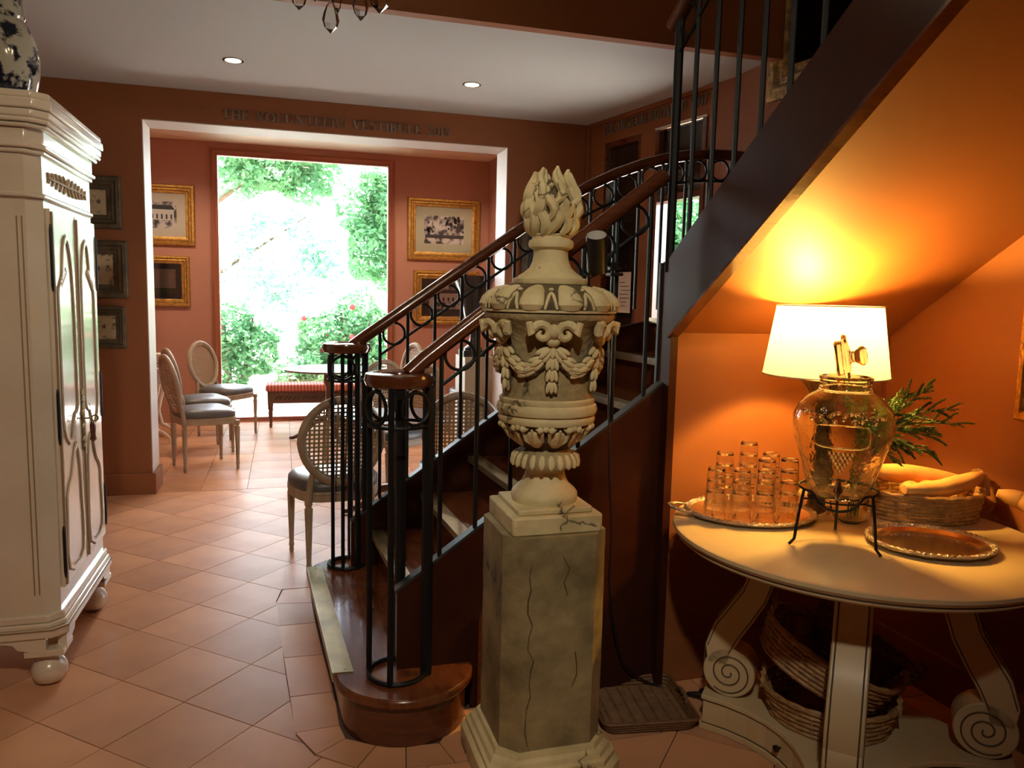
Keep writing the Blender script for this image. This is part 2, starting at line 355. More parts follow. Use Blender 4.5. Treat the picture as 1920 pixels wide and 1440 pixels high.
# baseboards
struct(MB().box(XL, OX0+.012, HW-.022, HW, 0, .155).box(OX0+.006, OX0+.028, HW-.022, HW+.30, 0, .155).build('baseboard_far', 'wall', bevel=.004, smooth=False))
struct(MB().box(-2, WX0-.06, WY-.02, WY, 0, .15).build('baseboard_window', 'wall_vest_lit', smooth=False))
struct(MB().box(OX1, XR, HW-.022, HW, 0, .155).build('baseboard_corner', 'wall', smooth=False))
struct(MB().box(1.385, XR, 2.60, 2.62, 0, .17).build('baseboard_recess', 'wall', smooth=False))
struct(MB().box(XR-.02, XR, -2.9, 2.60, 0, .17).build('baseboard_right', 'wall', smooth=False))

# floor tiles: diagonal in the hall, a border round the bottom step, square in the vestibule
def clip(poly, a, b, keep_left):
    out = []; n = len(poly)
    def sd(p):
        v = (b[0]-a[0])*(p[1]-a[1])-(b[1]-a[1])*(p[0]-a[0]); return v if keep_left else -v
    for i in range(n):
        p, q = poly[i], poly[(i+1) % n]; sp, sq = sd(p), sd(q)
        if sp >= 0: out.append(p)
        if (sp > 0) != (sq > 0) and abs(sp-sq) > 1e-9:
            t = sp/(sp-sq); out.append((p[0]+t*(q[0]-p[0]), p[1]+t*(q[1]-p[1])))
    return out
def area(p): return .5*abs(sum(p[i][0]*p[(i+1) % len(p)][1]-p[(i+1) % len(p)][0]*p[i][1] for i in range(len(p))))
def inset(poly, g=.0022):
    n = len(poly); cx = sum(p[0] for p in poly)/n; cy = sum(p[1] for p in poly)/n; k = 1-g/sqrt(area(poly)/pi)
    return [(cx+(p[0]-cx)*k, cy+(p[1]-cy)*k) for p in poly]
far_tiles = MB(); ntile = [0]
shared = {}
def tile(pieces, key=None):     # pieces: convex polygons that together make one tile
    pieces = [p for p in pieces if len(p) > 2 and area(p) > 2e-5]
    if sum(area(p) for p in pieces) < .0012: return
    pts = [q for p in pieces for q in p]; c = (sum(q[0] for q in pts)/len(pts), sum(q[1] for q in pts)/len(pts))
    if seen([(p[0], p[1], 0) for p in pts]) and ntile[0] < 295 and c[1] > 1.9:
        ntile[0] += 1
        if key and key in shared:
            o = shared[key].copy(); COL.objects.link(o)
        else:
            m = MB()
            for p in pieces: m.prism([(q[0]-c[0], q[1]-c[1]) for q in p], -.006, 0)
            o = m.build('tile', 'tile', fl, smooth=False)
            if key: shared[key] = o
        o.location = (c[0], c[1], random.uniform(-.0006, .0004)); o.parent = fl
    else:
        for p in pieces: far_tiles.prism(p, -.006, 0)
BORD = [(-.02, 3.93), (-.052, 3.753), (-.039, 3.49), (-.015, 3.166), (.007, 2.839), (.021, 2.59), (.085, 2.443), (.207, 2.338), (.359, 2.299), (.517, 2.289), (2.395, 2.27), (2.395, 3.93)]
_c = (1.2, 3.1); BORDX = [(x+(.004 if x > 2.3 else -.004 if x < .1 else 0), y+(.004 if y > 3.9 else -.004 if y < 2.5 else 0)) for x, y in BORD]
TS = .3305; ta = radians(47.8); e1 = (TS*cos(ta), TS*sin(ta)); e2 = (TS*sin(ta), -TS*cos(ta)); T0 = (-.386, 3.36)
for i in range(-22, 24):
    for j in range(-22, 24):
        q = [(T0[0]+e1[0]*(i+a)+e2[0]*(j+b), T0[1]+e1[1]*(i+a)+e2[1]*(j+b)) for a, b in ((0, 0), (1, 0), (1, 1), (0, 1))]
        full = inset(q); q = list(full)
        for a, b in (((XL, -3), (XR, -3)), ((XR, -3), (XR, HW)), ((XR, HW), (XL, HW)), ((XL, HW), (XL, -3))):
            q = clip(q, a, b, True)
            if not q: break
        if len(q) < 3 or area(q) < .0012: continue
        rest = q; n = len(BORDX); pieces = []
        for k in range(n):    # BORD runs counter-clockwise
            a, b = BORDX[k], BORDX[(k+1) % n]
            o_ = clip(rest, a, b, False)
            if len(o_) > 2 and area(o_) > 1e-5: pieces.append(o_)
            rest = clip(rest, a, b, True)
            if len(rest) < 3 or area(rest) < 1e-5: break
        if abs(sum(area(p) for p in pieces)-area(full)) < 1e-4: tile([full], 'hall')
        else: tile(pieces)
INN = [(.117, 3.93), (.117, 3.729), (.125, 3.49), (.143, 3.16), (.168, 2.839), (.172, 2.60), (.187, 2.513), (.281, 2.447), (.376, 2.419), (.487, 2.41), (.60, 2.60)]
OUT = [(-.02, 3.93), (-.052, 3.753), (-.039, 3.49), (-.015, 3.166), (.007, 2.839), (.021, 2.59), (.085, 2.443), (.207, 2.338), (.359, 2.299), (.517, 2.289), (.67, 2.287)]
for k in range(len(OUT)-1): tile([inset([OUT[k], OUT[k+1], INN[k+1], INN[k]])])
for k in range(6):
    a, b = .67+k*.29, min(.67+(k+1)*.29, XR); tile([inset([(a, 2.287-.01*(a-.67)), (b, 2.287-.01*(b-.67)), (b, 2.60), (a if k else .60, 2.60)])])
for i in range(14):
    for j in range(11):
        x0 = -1.93+i*.33; y0 = HW+.004+j*.33; y1 = min(y0+.33, WY); x1 = x0+.33
        if x0 > XR: continue
        x1 = min(x1, XR)
        if y0 < HW+.30 and not (x1 > OX0 and x0 < OX1): continue
        tile([inset([(x0, y0), (x1, y0), (x1, y1), (x0, y1)])], 'vest' if x1-x0 > .329 and y1-y0 > .329 else None)
tag(far_tiles.build('tile_field', 'tile', fl, smooth=False), kind='stuff')
# fill downlights added to brighten the vestibule, unseen behind the header
for x, lb in ((-1.2, 'vestibule downlight over the console'), (.3, 'vestibule downlight over the round pedestal table'), (1.75, 'vestibule downlight over the right gilt pictures')):
    t = empty('downlight', (x, 8.05, VZ), 0, lb, 'ceiling light', 'vestibule downlights')
    MB().lathe([(.062, -.004), (.062, .0), (.048, .0), (.048, -.004)], 28, cap=False).build('rim', 'white_in', t)
    MB().lathe([(.047, -.003), (.01, -.003)], 28).build('lens', emit_mat('vestibule_fill_glow', (1, .80, .55), 22), t)
    l = bpy.data.lights.new('vestibule_fill_lamp', 'SPOT'); l.energy = 75; l.color = (1, .80, .56); l.spot_size = radians(150); l.spot_blend = .5; l.shadow_soft_size = .05
    lo = bpy.data.objects.new('vestibule_fill_lamp', l); COL.objects.link(lo); lo.parent = t; lo.location = (0, 0, -.02)
# two recessed downlights
for x, lb in ((-.28, 'glowing recessed downlight nearer the white armoire'), (1.215, 'glowing recessed downlight nearer the staircase')):
    t = empty('downlight', (x, 5.20, CZ), 0, lb, 'ceiling light', 'recessed downlights')
    MB().lathe([(.062, -.004), (.062, .0), (.048, .0), (.048, -.004)], 28, cap=False).build('rim', 'white_in', t)
    MB().lathe([(.047, -.003), (.01, -.003)], 28).build('lens', emit_mat('downlight_glow', (1, .78, .45), 22), t)
    l = bpy.data.lights.new('downlight_lamp', 'SPOT'); l.energy = 14; l.color = (1, .74, .45); l.spot_size = radians(100); l.spot_blend = .6; l.shadow_soft_size = .04
    lo = bpy.data.objects.new('downlight_lamp', l); COL.objects.link(lo); lo.parent = t; lo.location = (0, 0, -.02)
# ------------------------------------------------------------------ staircase
RISE = .175; YN, YF = 2.62, 3.70
zn = lambda x: .464+.727*(x-.376)          # near stringer top
zf = lambda x: .419+.717*(x-.336)          # far stringer top
st = empty('staircase', (0, 0, 0), 0, 'dark mahogany staircase with brass nosings rising to the right', 'staircase')
# bottom step: bullnose both ends
def stadium(d):
    p = []
    c0, c1 = (.40, 2.63), (.34, 3.68)
    for k in range(0, 17):
        a = radians(182)+radians(178)*k/16; p.append((c0[0]+(.245-d)*cos(a), c0[1]+(.245-d)*sin(a)))
    for k in range(0, 13):
        a = radians(0)+radians(180)*k/12; p.append((c1[0]+(.235-d)*cos(a), c1[1]+(.20-d)*sin(a)))
    return p
bs = MB().prism(stadium(.025), 0, RISE-.03).build('bottom_step', 'wood', st)
MB().prism(stadium(0), RISE-.035, RISE).build('step_top', 'tread', bs, bevel=.01)
MB().prism([(.160, 2.63), (.222, 2.625), (.164, 3.72), (.102, 3.735)], RISE, RISE+.004).build('nosing_strip', 'brass', bs, smooth=False)
MB().prism([(.149, 2.63), (.161, 2.63), (.103, 3.735), (.091, 3.735)], RISE-.03, RISE+.004).build('nosing_lip', 'brass', bs, smooth=False)
for (x, y) in ((.193, 2.65), (.135, 3.70)): MB().ball((x, y, RISE+.004), (.005, .005, .003), 8, 5).build('screw', 'brass', bs)
for i in range(2, 9):
    xa, xb = .455+.24*(i-2), .40+.24*(i-2); z = RISE*i; dx = .27 if i < 8 else 1.0
    ya, yb = YN+.03, YF-.01
    if i >= 6: ya = 2.72
    t = MB().prism([(xa, ya), (xa+dx, ya), (xb+dx, yb), (xb, yb)], z-.03, z).build('tread', 'tread', st, bevel=.006)
    MB().prism([(xa-.002, ya), (xa+.055, ya), (xb+.055, yb), (xb-.002, yb)], z, z+.003).build('nosing_strip', 'brass', t, smooth=False)
    MB().prism([(xa-.008, ya), (xa-.001, ya), (xb-.001, yb), (xb-.008, yb)], z-.025, z+.003).build('nosing_lip', 'brass', t, smooth=False)
    MB().prism([(xa+.025, ya), (xa+.04, ya), (xb+.04, yb), (xb+.025, yb)], z-RISE, z-.03).build('riser', 'wood', st, smooth=False)
MB().prism([(1.86, 2.63), (3.06, 2.63), (2.85, YF), (1.86, YF)], 1.33, 1.40).build('landing', 'tread', st, smooth=False)
# stringers with a steel flat on top, panelling down to the floor
xs0, xs1 = .50, 1.36
MB().prism_axis([(xs0-.13, RISE), (xs0-.13, zn(xs0-.13)), (xs1, zn(xs1)), (xs1, .0), (.64, 0), (.64, RISE)], YN-.012, YN+.025, 'y').build('panelling', 'dark_wood', st, smooth=False)
MB().prism_axis([(xs0-.135, zn(xs0-.135)), (xs1, zn(xs1)), (xs1, zn(xs1)+.012), (xs0-.135, zn(xs0-.135)+.012)], YN-.016, YN+.029, 'y').build('stringer_bar', 'steel', st, smooth=False)
MB().prism_axis([(.30, RISE), (.30, zf(.30)), (1.62, zf(1.62)), (2.6, 1.56), (2.6, 0), (.5, 0), (.5, RISE)], YF-.01, YF+.03, 'y').build('panelling', 'dark_wood', st, smooth=False)
MB().prism_axis([(.30, zf(.30)), (1.62, zf(1.62)), (1.62, zf(1.62)+.012), (.30, zf(.30)+.012)], YF-.016, YF+.036, 'y').build('stringer_bar', 'steel', st, smooth=False)
bd = [(.66, .0), (.72, 0), (.72, .37), (.70, .37)]+[(.66+.04*(1-sin(a)), .33+.04*cos(a)) for a in [radians(9*k) for k in range(0, 11)]]
MB().prism_axis(bd, YN-.04, YN-.012, 'y').build('plinth_board', 'wood', st, smooth=False)
MB().box(.72, 1.36, YN-.03, YN-.012, 0, .16).build('skirting', 'dark_wood', st, smooth=False)
# upper flight: panel post and string rising towards the camera along X = 1.36
XU = 1.36; zu = lambda y: 1.64+.66*(2.615-y); zb = lambda y: 1.375+.655*(2.555-y)
up_p = [(2.66, 0), (2.66, 1.63), (2.60, zu(2.60)), (.7, zu(.7)), (.7, zb(.7)), (2.555, zb(2.555)), (2.555, 0)]
fl_u = empty('stair_flight', (0, 0, 0), 0, 'upper stair flight with broad dark string sloping over the lamp table', 'staircase')
MB().prism_axis([(y, z) for y, z in up_p], XU, XU+.03, 'x').build('string_board', 'dark_wood', fl_u, smooth=False)
MB().prism_axis([(2.562, zb(2.562)-.012), (.7, zb(.7)-.012), (.7, zb(.7)), (2.562, zb(2.562))], XU-.012, XU+.03, 'x').build('edge_bead', 'wood', fl_u, smooth=False)
MB().box(XU-.006, XU, 2.648, 2.662, 0, 1.635).build('edge_bar', 'steel', fl_u, smooth=False)
for k in range(1, 8):
    z = 1.50+RISE*k; y = 2.62-.265*(k-1)
    MB().box(XU+.03, XR-.005, y-.29, y, z-.03, z).build('tread', 'tread', fl_u, smooth=False)
    MB().box(XU+.03, XR-.005, y-.02, y-.005, z-RISE, z-.03).build('riser', 'wood', fl_u, smooth=False)
struct(MB().prism_axis([(2.62, 1.375), (.7, 1.375+.655*1.92), (.7, 1.405+.655*1.92), (2.62, 1.405)], XU+.03, XR, 'x').build('ceiling_soffit', 'wall', smooth=False))

# ------------------------------------------------------------------ railings
def bar(m, a, b, w=.014): m.tube([a, b], w/2*1.15, 6); return m
def railing(root, P, base, rail_r, n_bal, gap=.125, ring=.052, first_ring=0):
    """P: list of Vector points along the handrail axis (evenly spaced at the balusters); base(p): z of the baluster foot"""
    lo = [p-zz*gap for p in P]
    MB().tube(lo, .007, 6).build('lower_rail', 'iron', root)
    for i, p in enumerate(P):
        if i % 1 == 0: MB().tube([(p.x, p.y, base(p)), (p.x, p.y, p.z-.015)], .0085, 6).build('baluster', 'iron', root)
    for i in range(first_ring, len(P)-1):
        c = (P[i]+P[i+1])/2-zz*(gap/2+.006); d = (P[i+1]-P[i]); d.z = 0; d.normalize()
        MB().tube(circ(c, ring, 26, d, zz), .0065, 6, closed=True).build('ring', 'iron', root)
def handrail(root, path, name='handrail'):
    m = MB().tube(path, .033, 12, ell=(1, .85)); return m.build(name, 'wood', root)
def newel(root, c, zt, rr, angs, n_ring, cap_r):
    zb_ = RISE
    MB().tube(circ((c[0], c[1], zb_+.008), rr, 32, (1, 0, 0), (0, 1, 0)), .009, 6, closed=True).build('base_ring', 'iron', root)
    MB().tube(circ((c[0], c[1], zt-.155), rr, 32, (1, 0, 0), (0, 1, 0)), .006, 6, closed=True).build('collar_ring', 'iron', root)
    for a, w in angs:
        p = (c[0]+rr*cos(a), c[1]+rr*sin(a)); MB().tube([(*p, zb_), (*p, zt-.02)], w, 8).build('newel_bar', 'iron', root)
    for k in range(n_ring):
        a = 2*pi*(k+.5)/n_ring+angs[0][0]; t = Vector((-sin(a), cos(a), 0)); cc = Vector((c[0]+rr*.92*cos(a), c[1]+rr*.92*sin(a), zt-.093))
        MB().tube(circ(cc, .055, 24, t, zz), .0065, 6, closed=True).build('ring', 'iron', root)
    pr = [(cap_r-.055, -.022), (cap_r-.03, -.03), (cap_r-.008, -.022), (cap_r, -.002), (cap_r-.006, .018), (cap_r-.03, .024), (cap_r-.052, .016), (cap_r-.06, 0)]
    MB().lathe(pr+[pr[0]], 40, (c[0], c[1], zt), cap=False).build('volute_cap', 'wood', root)
# near railing
rl = empty('stair_railing', (.37, 2.585, RISE), 0, 'near stair railing with black iron rings and front newel cage', 'railing'); inv = Matrix.Translation((-.37, -2.585, -RISE))
def local(root):
    bpy.context.view_layer.update(); M_ = root.matrix_world.inverted()
    def go(o):
        for k in kids(o): k.data.transform(M_); go(k)
    go(root)
N0 = Vector((.37, 2.585, 0)); zr = lambda x: 1.235+.765*(x-.42)
newel(rl, (.37, 2.585), 1.215, .10, [(radians(a), w) for a, w in ((163, .010), (248, .011), (343, .020), (78, .020))], 4, .118)
P_ = [Vector((.52+.128*k, 2.615, zr(.52+.128*k))) for k in range(7)]
railing(rl, P_, lambda p: zn(p.x)+.01, .03, 7)
handrail(rl, [Vector((.405, 2.60, zr(.405)+.006)), Vector((.46, 2.61, zr(.46)+.012))]+[p+zz*.012 for p in P_]+[Vector((1.335, 2.615, zr(1.335)+.012))])
local(rl)
# far railing
rf = empty('stair_railing', (.285, 3.735, RISE), 0, 'far stair railing of iron rings curving level at the landing', 'railing')
newel(rf, (.285, 3.735), 1.24, .088, [(radians(a), w) for a, w in ((217, .009), (253, .009), (300, .013), (343, .016), (75, .014))], 5, .115)
def zrf(x):
    if x < 1.25: return 1.245+.705*(x-.32)
    t = x-1.25; k = min(t, 1.0); return 1.245+.705*.93+.705*k-.352*k*k
P_ = [Vector((.44+.132*k, 3.72, zrf(.44+.132*k))) for k in range(16)]
railing(rf, P_, lambda p: (zf(p.x)+.01) if p.x < 1.62 else 1.345+.1, .03, 16)
handrail(rf, [Vector((.31, 3.73, zrf(.31)+.008)), Vector((.37, 3.722, zrf(.37)+.012))]+[p+zz*.012 for p in P_])
local(rf)
# upper railing
ru = empty('stair_railing', (XU+.012, 2.615, 1.64), 0, 'upper stair railing of tall black balusters on the dark string', 'railing')
P_ = [Vector((XU+.012, 2.483-.134*k, 2.50+.66*(2.615-2.483+.134*k))) for k in range(9)]
P0 = Vector((XU+.012, 2.615, 2.50))
railing(ru, [P0]+P_, lambda p: zu(p.y), .03, 9)
MB().tube([(XU+.012, 2.615, 1.60), (XU+.012, 2.615, 2.49)], .017, 8).build('newel_bar', 'iron', ru)
handrail(ru, [P0+Vector((0, .045, -.015))]+[p+zz*.015 for p in P_])
local(ru)
# ------------------------------------------------------------------ armoire
ar = empty('armoire', (-1.14, 3.52, 0), 0, 'tall antique-cream armoire with carved arched doors and bun feet', 'armoire')
AX0, AX1, AY0, AY1 = -1.50, -.82, 3.13, 3.93
def octp(d, c=.045):
    x0, x1, y0, y1 = AX0-d, AX1+d, AY0-d, AY1+d
    return [(x0, y0), (x1-c, y0), (x1, y0+c), (x1, y1-c), (x1-c, y1), (x0, y1)]
MB().prism(octp(0), .27, 1.97).build('carcass', 'cream', ar, smooth=False)
for y in (AY0+.0, ):
    for dx in (.0, .016): MB().box(AX1-.075+dx, AX1-.071+dx, y-.003, y, .36, 1.74).build('reeding', 'cream_glaze', ar, smooth=False)
m = MB()
for z0, z1, d in ((.255, .285, .014), (.235, .255, .022), (.20, .235, .030)): m.prism(octp(d), z0, z1)
m.build('base_moulding', 'cream', ar, bevel=.006)
MB().prism(octp(.031), .228, .234).build('glaze_line', 'cream_glaze', ar, smooth=False)
# shaped aprons (front and side)
def apron(n):
    p = []
    for k in range(n+1):
        t = k/n; p.append((t, .03*abs(sin(t*pi*2))+.055*sin(t*pi)**.6*(1 if .15 < t < .85 else .4)))
    return p
ap = [(AY0+.02+(AY1-AY0-.04)*t, .13+h) for t, h in apron(40)]
MB().prism_axis(ap+[(AY1-.02, .21), (AY0+.02, .21)], AX1-.01, AX1+.02, 'x').build('apron', 'cream', ar, smooth=False)
ap = [(AX0+.02+(AX1-AX0-.06)*t, .13+h*.8) for t, h in apron(40)]
MB().prism_axis(ap+[(AX1-.04, .21), (AX0+.02, .21)], AY0-.02, AY0+.01, 'y').build('apron', 'cream', ar, smooth=False)
for (x, y) in ((AX1-.05, AY0+.05), (AX1-.05, AY1-.05), (AX0+.06, AY0+.05), (AX0+.06, AY1-.05)):
    ft = MB().lathe([(.028, 0), (.05, .012), (.062, .04), (.061, .065), (.05, .088), (.034, .100), (.030, .106), (.040, .112), (.044, .120), (.04, .126)], 24, (x, y, 0)).build('bun_foot', 'cream', ar)
    MB().box(x-.065, x+.068, y-.068, y+.065, .126, .150).build('foot_block', 'cream', ft, bevel=.003, smooth=False)
m = MB()
cor = [(1.955, 1.972, .012), (1.972, 1.99, .022), (2.04, 2.056, .030), (2.056, 2.072, .042), (2.072, 2.10, .044), (2.10, 2.135, .052), (2.135, 2.16, .045)]
for z0, z1, d in cor: m.prism(octp(d), z0, z1)
m.prism(octp(.012), 1.985, 2.045)
m.build('cornice', 'cream', ar, bevel=.006)
MB().prism(octp(.010), 1.805, 1.822).build('frieze_bead', 'cream', ar, bevel=.005)
MB().prism(octp(.003), 1.800, 1.806).build('glaze_line', 'cream_glaze', ar, smooth=False)
# carved garland on the frieze
g = MB(); FX = AX1+.003
for k in range(11):
    t = k/10; y = 3.25+.54*t; s = .55+.45*sin(t*pi)
    for sg in (-1, 1): g.ball((FX, y, 1.888+sg*.019*s), (.005, .006, .024*s), 7, 6, Matrix.Rotation(sg*.75*(1 if t < .5 else -1), 3, 'X'))
g.tube([(FX, 3.24, 1.888), (FX, 3.80, 1.888)], .004, 6)
g.build('carved_garland', 'carving', ar)
def smooth2(P, n=3):
    out = []; N = len(P)
    for i in range(N):
        a, b, c, d = P[i-1], P[i], P[(i+1) % N], P[(i+2) % N]
        for k in range(n):
            t = k/n; out.append(tuple(.5*(2*b[q]+(c[q]-a[q])*t+(2*a[q]-5*b[q]+4*c[q]-d[q])*t*t+(3*b[q]-a[q]-3*c[q]+d[q])*t**3) for q in (0, 1)))
    return out
def door(y0, y1, mir, name='door'):
    d = MB().box(AX1, AX1+.014, y0, y1, .36, 1.775).build(name, 'cream', ar, smooth=False, bevel=.002)
    w_ = y1-y0; yy = lambda t: (y0+t*w_) if not mir else (y1-t*w_)
    X = AX1+.014; XM = AX1+.014-.0105
    # upper panel: straight outer side, ogee to a high inner arch
    U = [(.20, 1.06), (.20, 1.30), (.20, 1.46), (.24, 1.49), (.32, 1.51), (.38, 1.54), (.42, 1.60), (.47, 1.655), (.56, 1.68), (.66, 1.66), (.74, 1.60), (.80, 1.50), (.82, 1.35), (.82, 1.10), (.82, 1.02), (.74, .99), (.66, .985), (.58, .95), (.50, .905), (.38, .90), (.27, .93), (.21, .98)]
    L = [(.20, .42), (.20, .62), (.21, .69), (.30, .73), (.42, .76), (.52, .82), (.62, .865), (.72, .85), (.79, .78), (.82, .68), (.82, .42)]
    for poly in (U, L):
        P2 = [Vector((yy(t), z)) for t, z in smooth2(poly)]; n = len(P2)
        sgn = 1 if sum(P2[i].x*P2[(i+1) % n].y-P2[(i+1) % n].x*P2[i].y for i in range(n)) > 0 else -1
        nr = []
        for i in range(n):
            t = (P2[(i+1) % n]-P2[i-1]).normalized(); nr.append(Vector((-t.y, t.x))*sgn)     # inward
        def ring(o0, o1, x0, x1, nm, m_):
            vs = []; fs = []
            for i in range(n):
                A_, B_ = P2[i]+nr[i]*o0, P2[i]+nr[i]*o1; vs += [(x0, A_.x, A_.y), (x1, A_.x, A_.y), (x1, B_.x, B_.y), (x0, B_.x, B_.y)]
            for i in range(n):
                j = (i+1) % n
                for k in range(4): l_ = (k+1) % 4; fs.append((i*4+k, i*4+l_, j*4+l_, j*4+k))
            MB().add(vs, fs).build(nm, m_, d, smooth=False)
        ring(-.010, .006, X-.002, X+.007, 'panel_moulding', 'cream'); ring(.006, .016, X-.002, X+.004, 'glaze_line', 'cream_glaze'); ring(-.016, -.010, X-.002, X+.002, 'glaze_line', 'cream_glaze')
    c = MB()
    for k in range(5): c.ball((X+.004, yy(.28+.05*k), 1.505+.012*k), (.006, .012, .018), 6, 5)
    c.build('carved_spray', 'cream', d)
    MB().box(X-.002, X+.008, y0+.001, y0+.014, .37, 1.765).build('edge_bead', 'cream_glaze', d, smooth=False)
    hy = y0-.004 if not mir else y1+.004
    for z0, z1 in ((1.50, 1.70), (.93, 1.10), (.42, .58)):
        MB().lathe([(.003, z0-.02), (.006, z0), (.006, z1), (.003, z1+.02)], 10, (X+.002, hy, 0)).build('hinge', 'black', d)
    return d
door(3.195, 3.535, False); dd = door(3.545, 3.885, True)
e = MB(); 
for k in range(9): e.ball((AX1+.018, 3.54, .84+.028*k), (.006, .016+.006*(k % 2), .018), 8, 5)
e.build('escutcheon', 'gilt_dark', ar)
MB().tube([(AX1+.02, 3.548, .955), (AX1+.05, 3.548, .955)], .004, 8).tube(circ((AX1+.06, 3.548, .955), .012, 14, (1, 0, 0), (0, 0, 1)), .0035, 6, closed=True).build('key', 'gilt_dark', ar)
MB().lathe([(.004, 0), (.012, -.02), (.010, -.06), (.014, -.08), (.003, -.09)], 10, (AX1+.05, 3.55, .945)).build('tassel', 'wood', ar)
local(ar)
vs = empty('porcelain_vase', (-1.01, 3.42, 2.16), 0, 'blue and white porcelain vase standing on top of the armoire', 'vase')
MB().lathe([(.09, 0), (.105, .006), (.118, .05), (.134, .12), (.137, .18), (.128, .24), (.108, .29), (.092, .315)], 40).build('body', 'porcelain', vs)
MB().lathe([(.092, .315), (.096, .325), (.092, .335), (.088, .345), (.090, .42), (.100, .50), (.102, .505), (.08, .505)], 36).build('neck', 'porcelain', vs)

# ------------------------------------------------------------------ stone pedestal and urn
PC = (.775, 2.235)
pd = empty('pedestal', (*PC, 0), 0, 'cracked weathered stone pedestal carrying the flame-topped urn', 'pedestal')
def chq(h, c): return [(-h+c, -h), (h-c, -h), (h, -h+c), (h, h-c), (h-c, h), (-h+c, h), (-h, h-c), (-h, -h+c)]
def rough_prism(hs, cs, nseg, amp):    # chamfered block subdivided vertically with chipped edges
    m = MB(); n = 16; rows = []
    for (h, c, z) in hs:
        q = chq(h, c); row = []
        for i in range(8):
            a, b = q[i], q[(i+1) % 8]; row += [a, ((a[0]+b[0])/2, (a[1]+b[1])/2)]
        rows.append([(x+random.uniform(-amp, amp), y+random.uniform(-amp, amp), z) for x, y in row])
    vs = [p for r in rows for p in r]; fs = [tuple(range(n))[::-1], tuple(range((len(rows)-1)*n, len(rows)*n))]
    for j in range(len(rows)-1):
        for i in range(n): k = (i+1) % n; fs.append((j*n+i, j*n+k, (j+1)*n+k, (j+1)*n+i))
    return m.add(vs, fs)
rough_prism([(.163, .05, .14+.66*k/14) for k in range(15)], 0, 0, .0012).build('shaft', 'stone_dark', pd, ang=.5)
rough_prism([(.218, .06, 0), (.218, .06, .07), (.212, .06, .078), (.205, .058, .082), (.205, .058, .098), (.195, .056, .104), (.190, .055, .118), (.178, .053, .126), (.174, .052, .142)], 0, 0, .001).build('base', 'stone', pd, ang=.4)
def crack(pts, w):
    m = MB(); 
    for i in range(len(pts)-1): m.tube([pts[i], pts[i+1]], w*random.uniform(.6, 1.3), 5)
    return m
for x0, z0, z1 in ((-.085, .13, .72), (.06, .33, .44), (.02, .62, .74)):
    pts = []; n = max(3, int((z1-z0)/.035))
    for k in range(n+1): pts.append((x0+random.uniform(-.012, .012), -.1625, z0+(z1-z0)*k/n))
    crack(pts, .0022).build('crack', 'table_glaze', pd)
ur = empty('stone_urn', (*PC, .80), 0, 'carved cream stone urn with flame finial and tulip swags on pedestal', 'urn')
m = MB(); m.add(*(lambda q: (q.v, q.f))(MB().prism(chq(.142, .008), 0, .055))); m.build('plinth', 'stone', ur, bevel=.006)
MB().prism(chq(.118, .006), .055, .072).build('plinth_step', 'stone', ur, bevel=.004)
MB().lathe([(.100, .072), (.104, .085), (.102, .10), (.092, .112), (.074, .128), (.064, .148), (.061, .165), (.066, .175), (.074, .180)], 40).build('foot', 'stone', ur)
MB().lathe([(.074, .180), (.094, .183), (.100, .194), (.100, .206), (.092, .220), (.076, .232), (.070, .238)], 96, fn=lambda r, z, a: r*(1+.035*abs(sin(8*a)))).build('leaf_ring', 'stone_mid', ur)
g = MB()
for k in range(22):
    a = 2*pi*k/22; R = Matrix.Rotation(a, 3, 'Z')
    g.ball(R @ Vector((.097, 0, .205)), (.010, .011, .024), 7, 6, R @ Matrix.Rotation(-.35, 3, 'Y'))
    g.ball(R @ Vector((.103, 0, .202)), (.004, .004, .018), 5, 5, R)
g.build('leaf_carving', 'stone', ur)
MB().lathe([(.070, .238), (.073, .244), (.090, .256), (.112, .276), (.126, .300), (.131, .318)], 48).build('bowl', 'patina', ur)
g = MB()
for k in range(10):
    a = 2*pi*k/10+.3; R = Matrix.Rotation(a, 3, 'Z')
    g.ball(R @ Vector((.110, 0, .278)), (.008, .026, .034), 8, 6, R @ Matrix.Rotation(.62, 3, 'Y'))
    for s in (-1, 1): g.tube([R @ Vector((.088, s*.004, .252)), R @ Vector((.112, s*.026, .275)), R @ Vector((.128, s*.030, .300)), R @ Vector((.135, s*.012, .314))], [.004, .006, .006, .003], 6)
    g.tube([R @ Vector((.09, 0, .252)), R @ Vector((.121, 0, .280)), R @ Vector((.136, 0, .310))], .004, 5)
for k in range(10):
    a = 2*pi*(k+.5)/10+.3; R = Matrix.Rotation(a, 3, 'Z')
    for s in (-1, 0, 1): g.ball(R @ Vector((.139, s*.017, .312+.004*(s == 0))), (.011, .010, .011), 7, 5)
g.build('acanthus_carving', 'stone', ur)
MB().lathe([(.134, .318), (.146, .322), (.150, .332), (.148, .342), (.144, .346), (.152, .350), (.156, .362), (.152, .376), (.144, .380), (.147, .386), (.147, .394), (.138, .398)], 56).build('band', 'stone', ur)
MB().lathe([(.137, .398), (.135, .43), (.136, .50), (.140, .55), (.150, .585), (.172, .615), (.192, .632), (.198, .640), (.198, .650), (.190, .653)], 56).build('body', 'stone_mid', ur)
DK = MB()
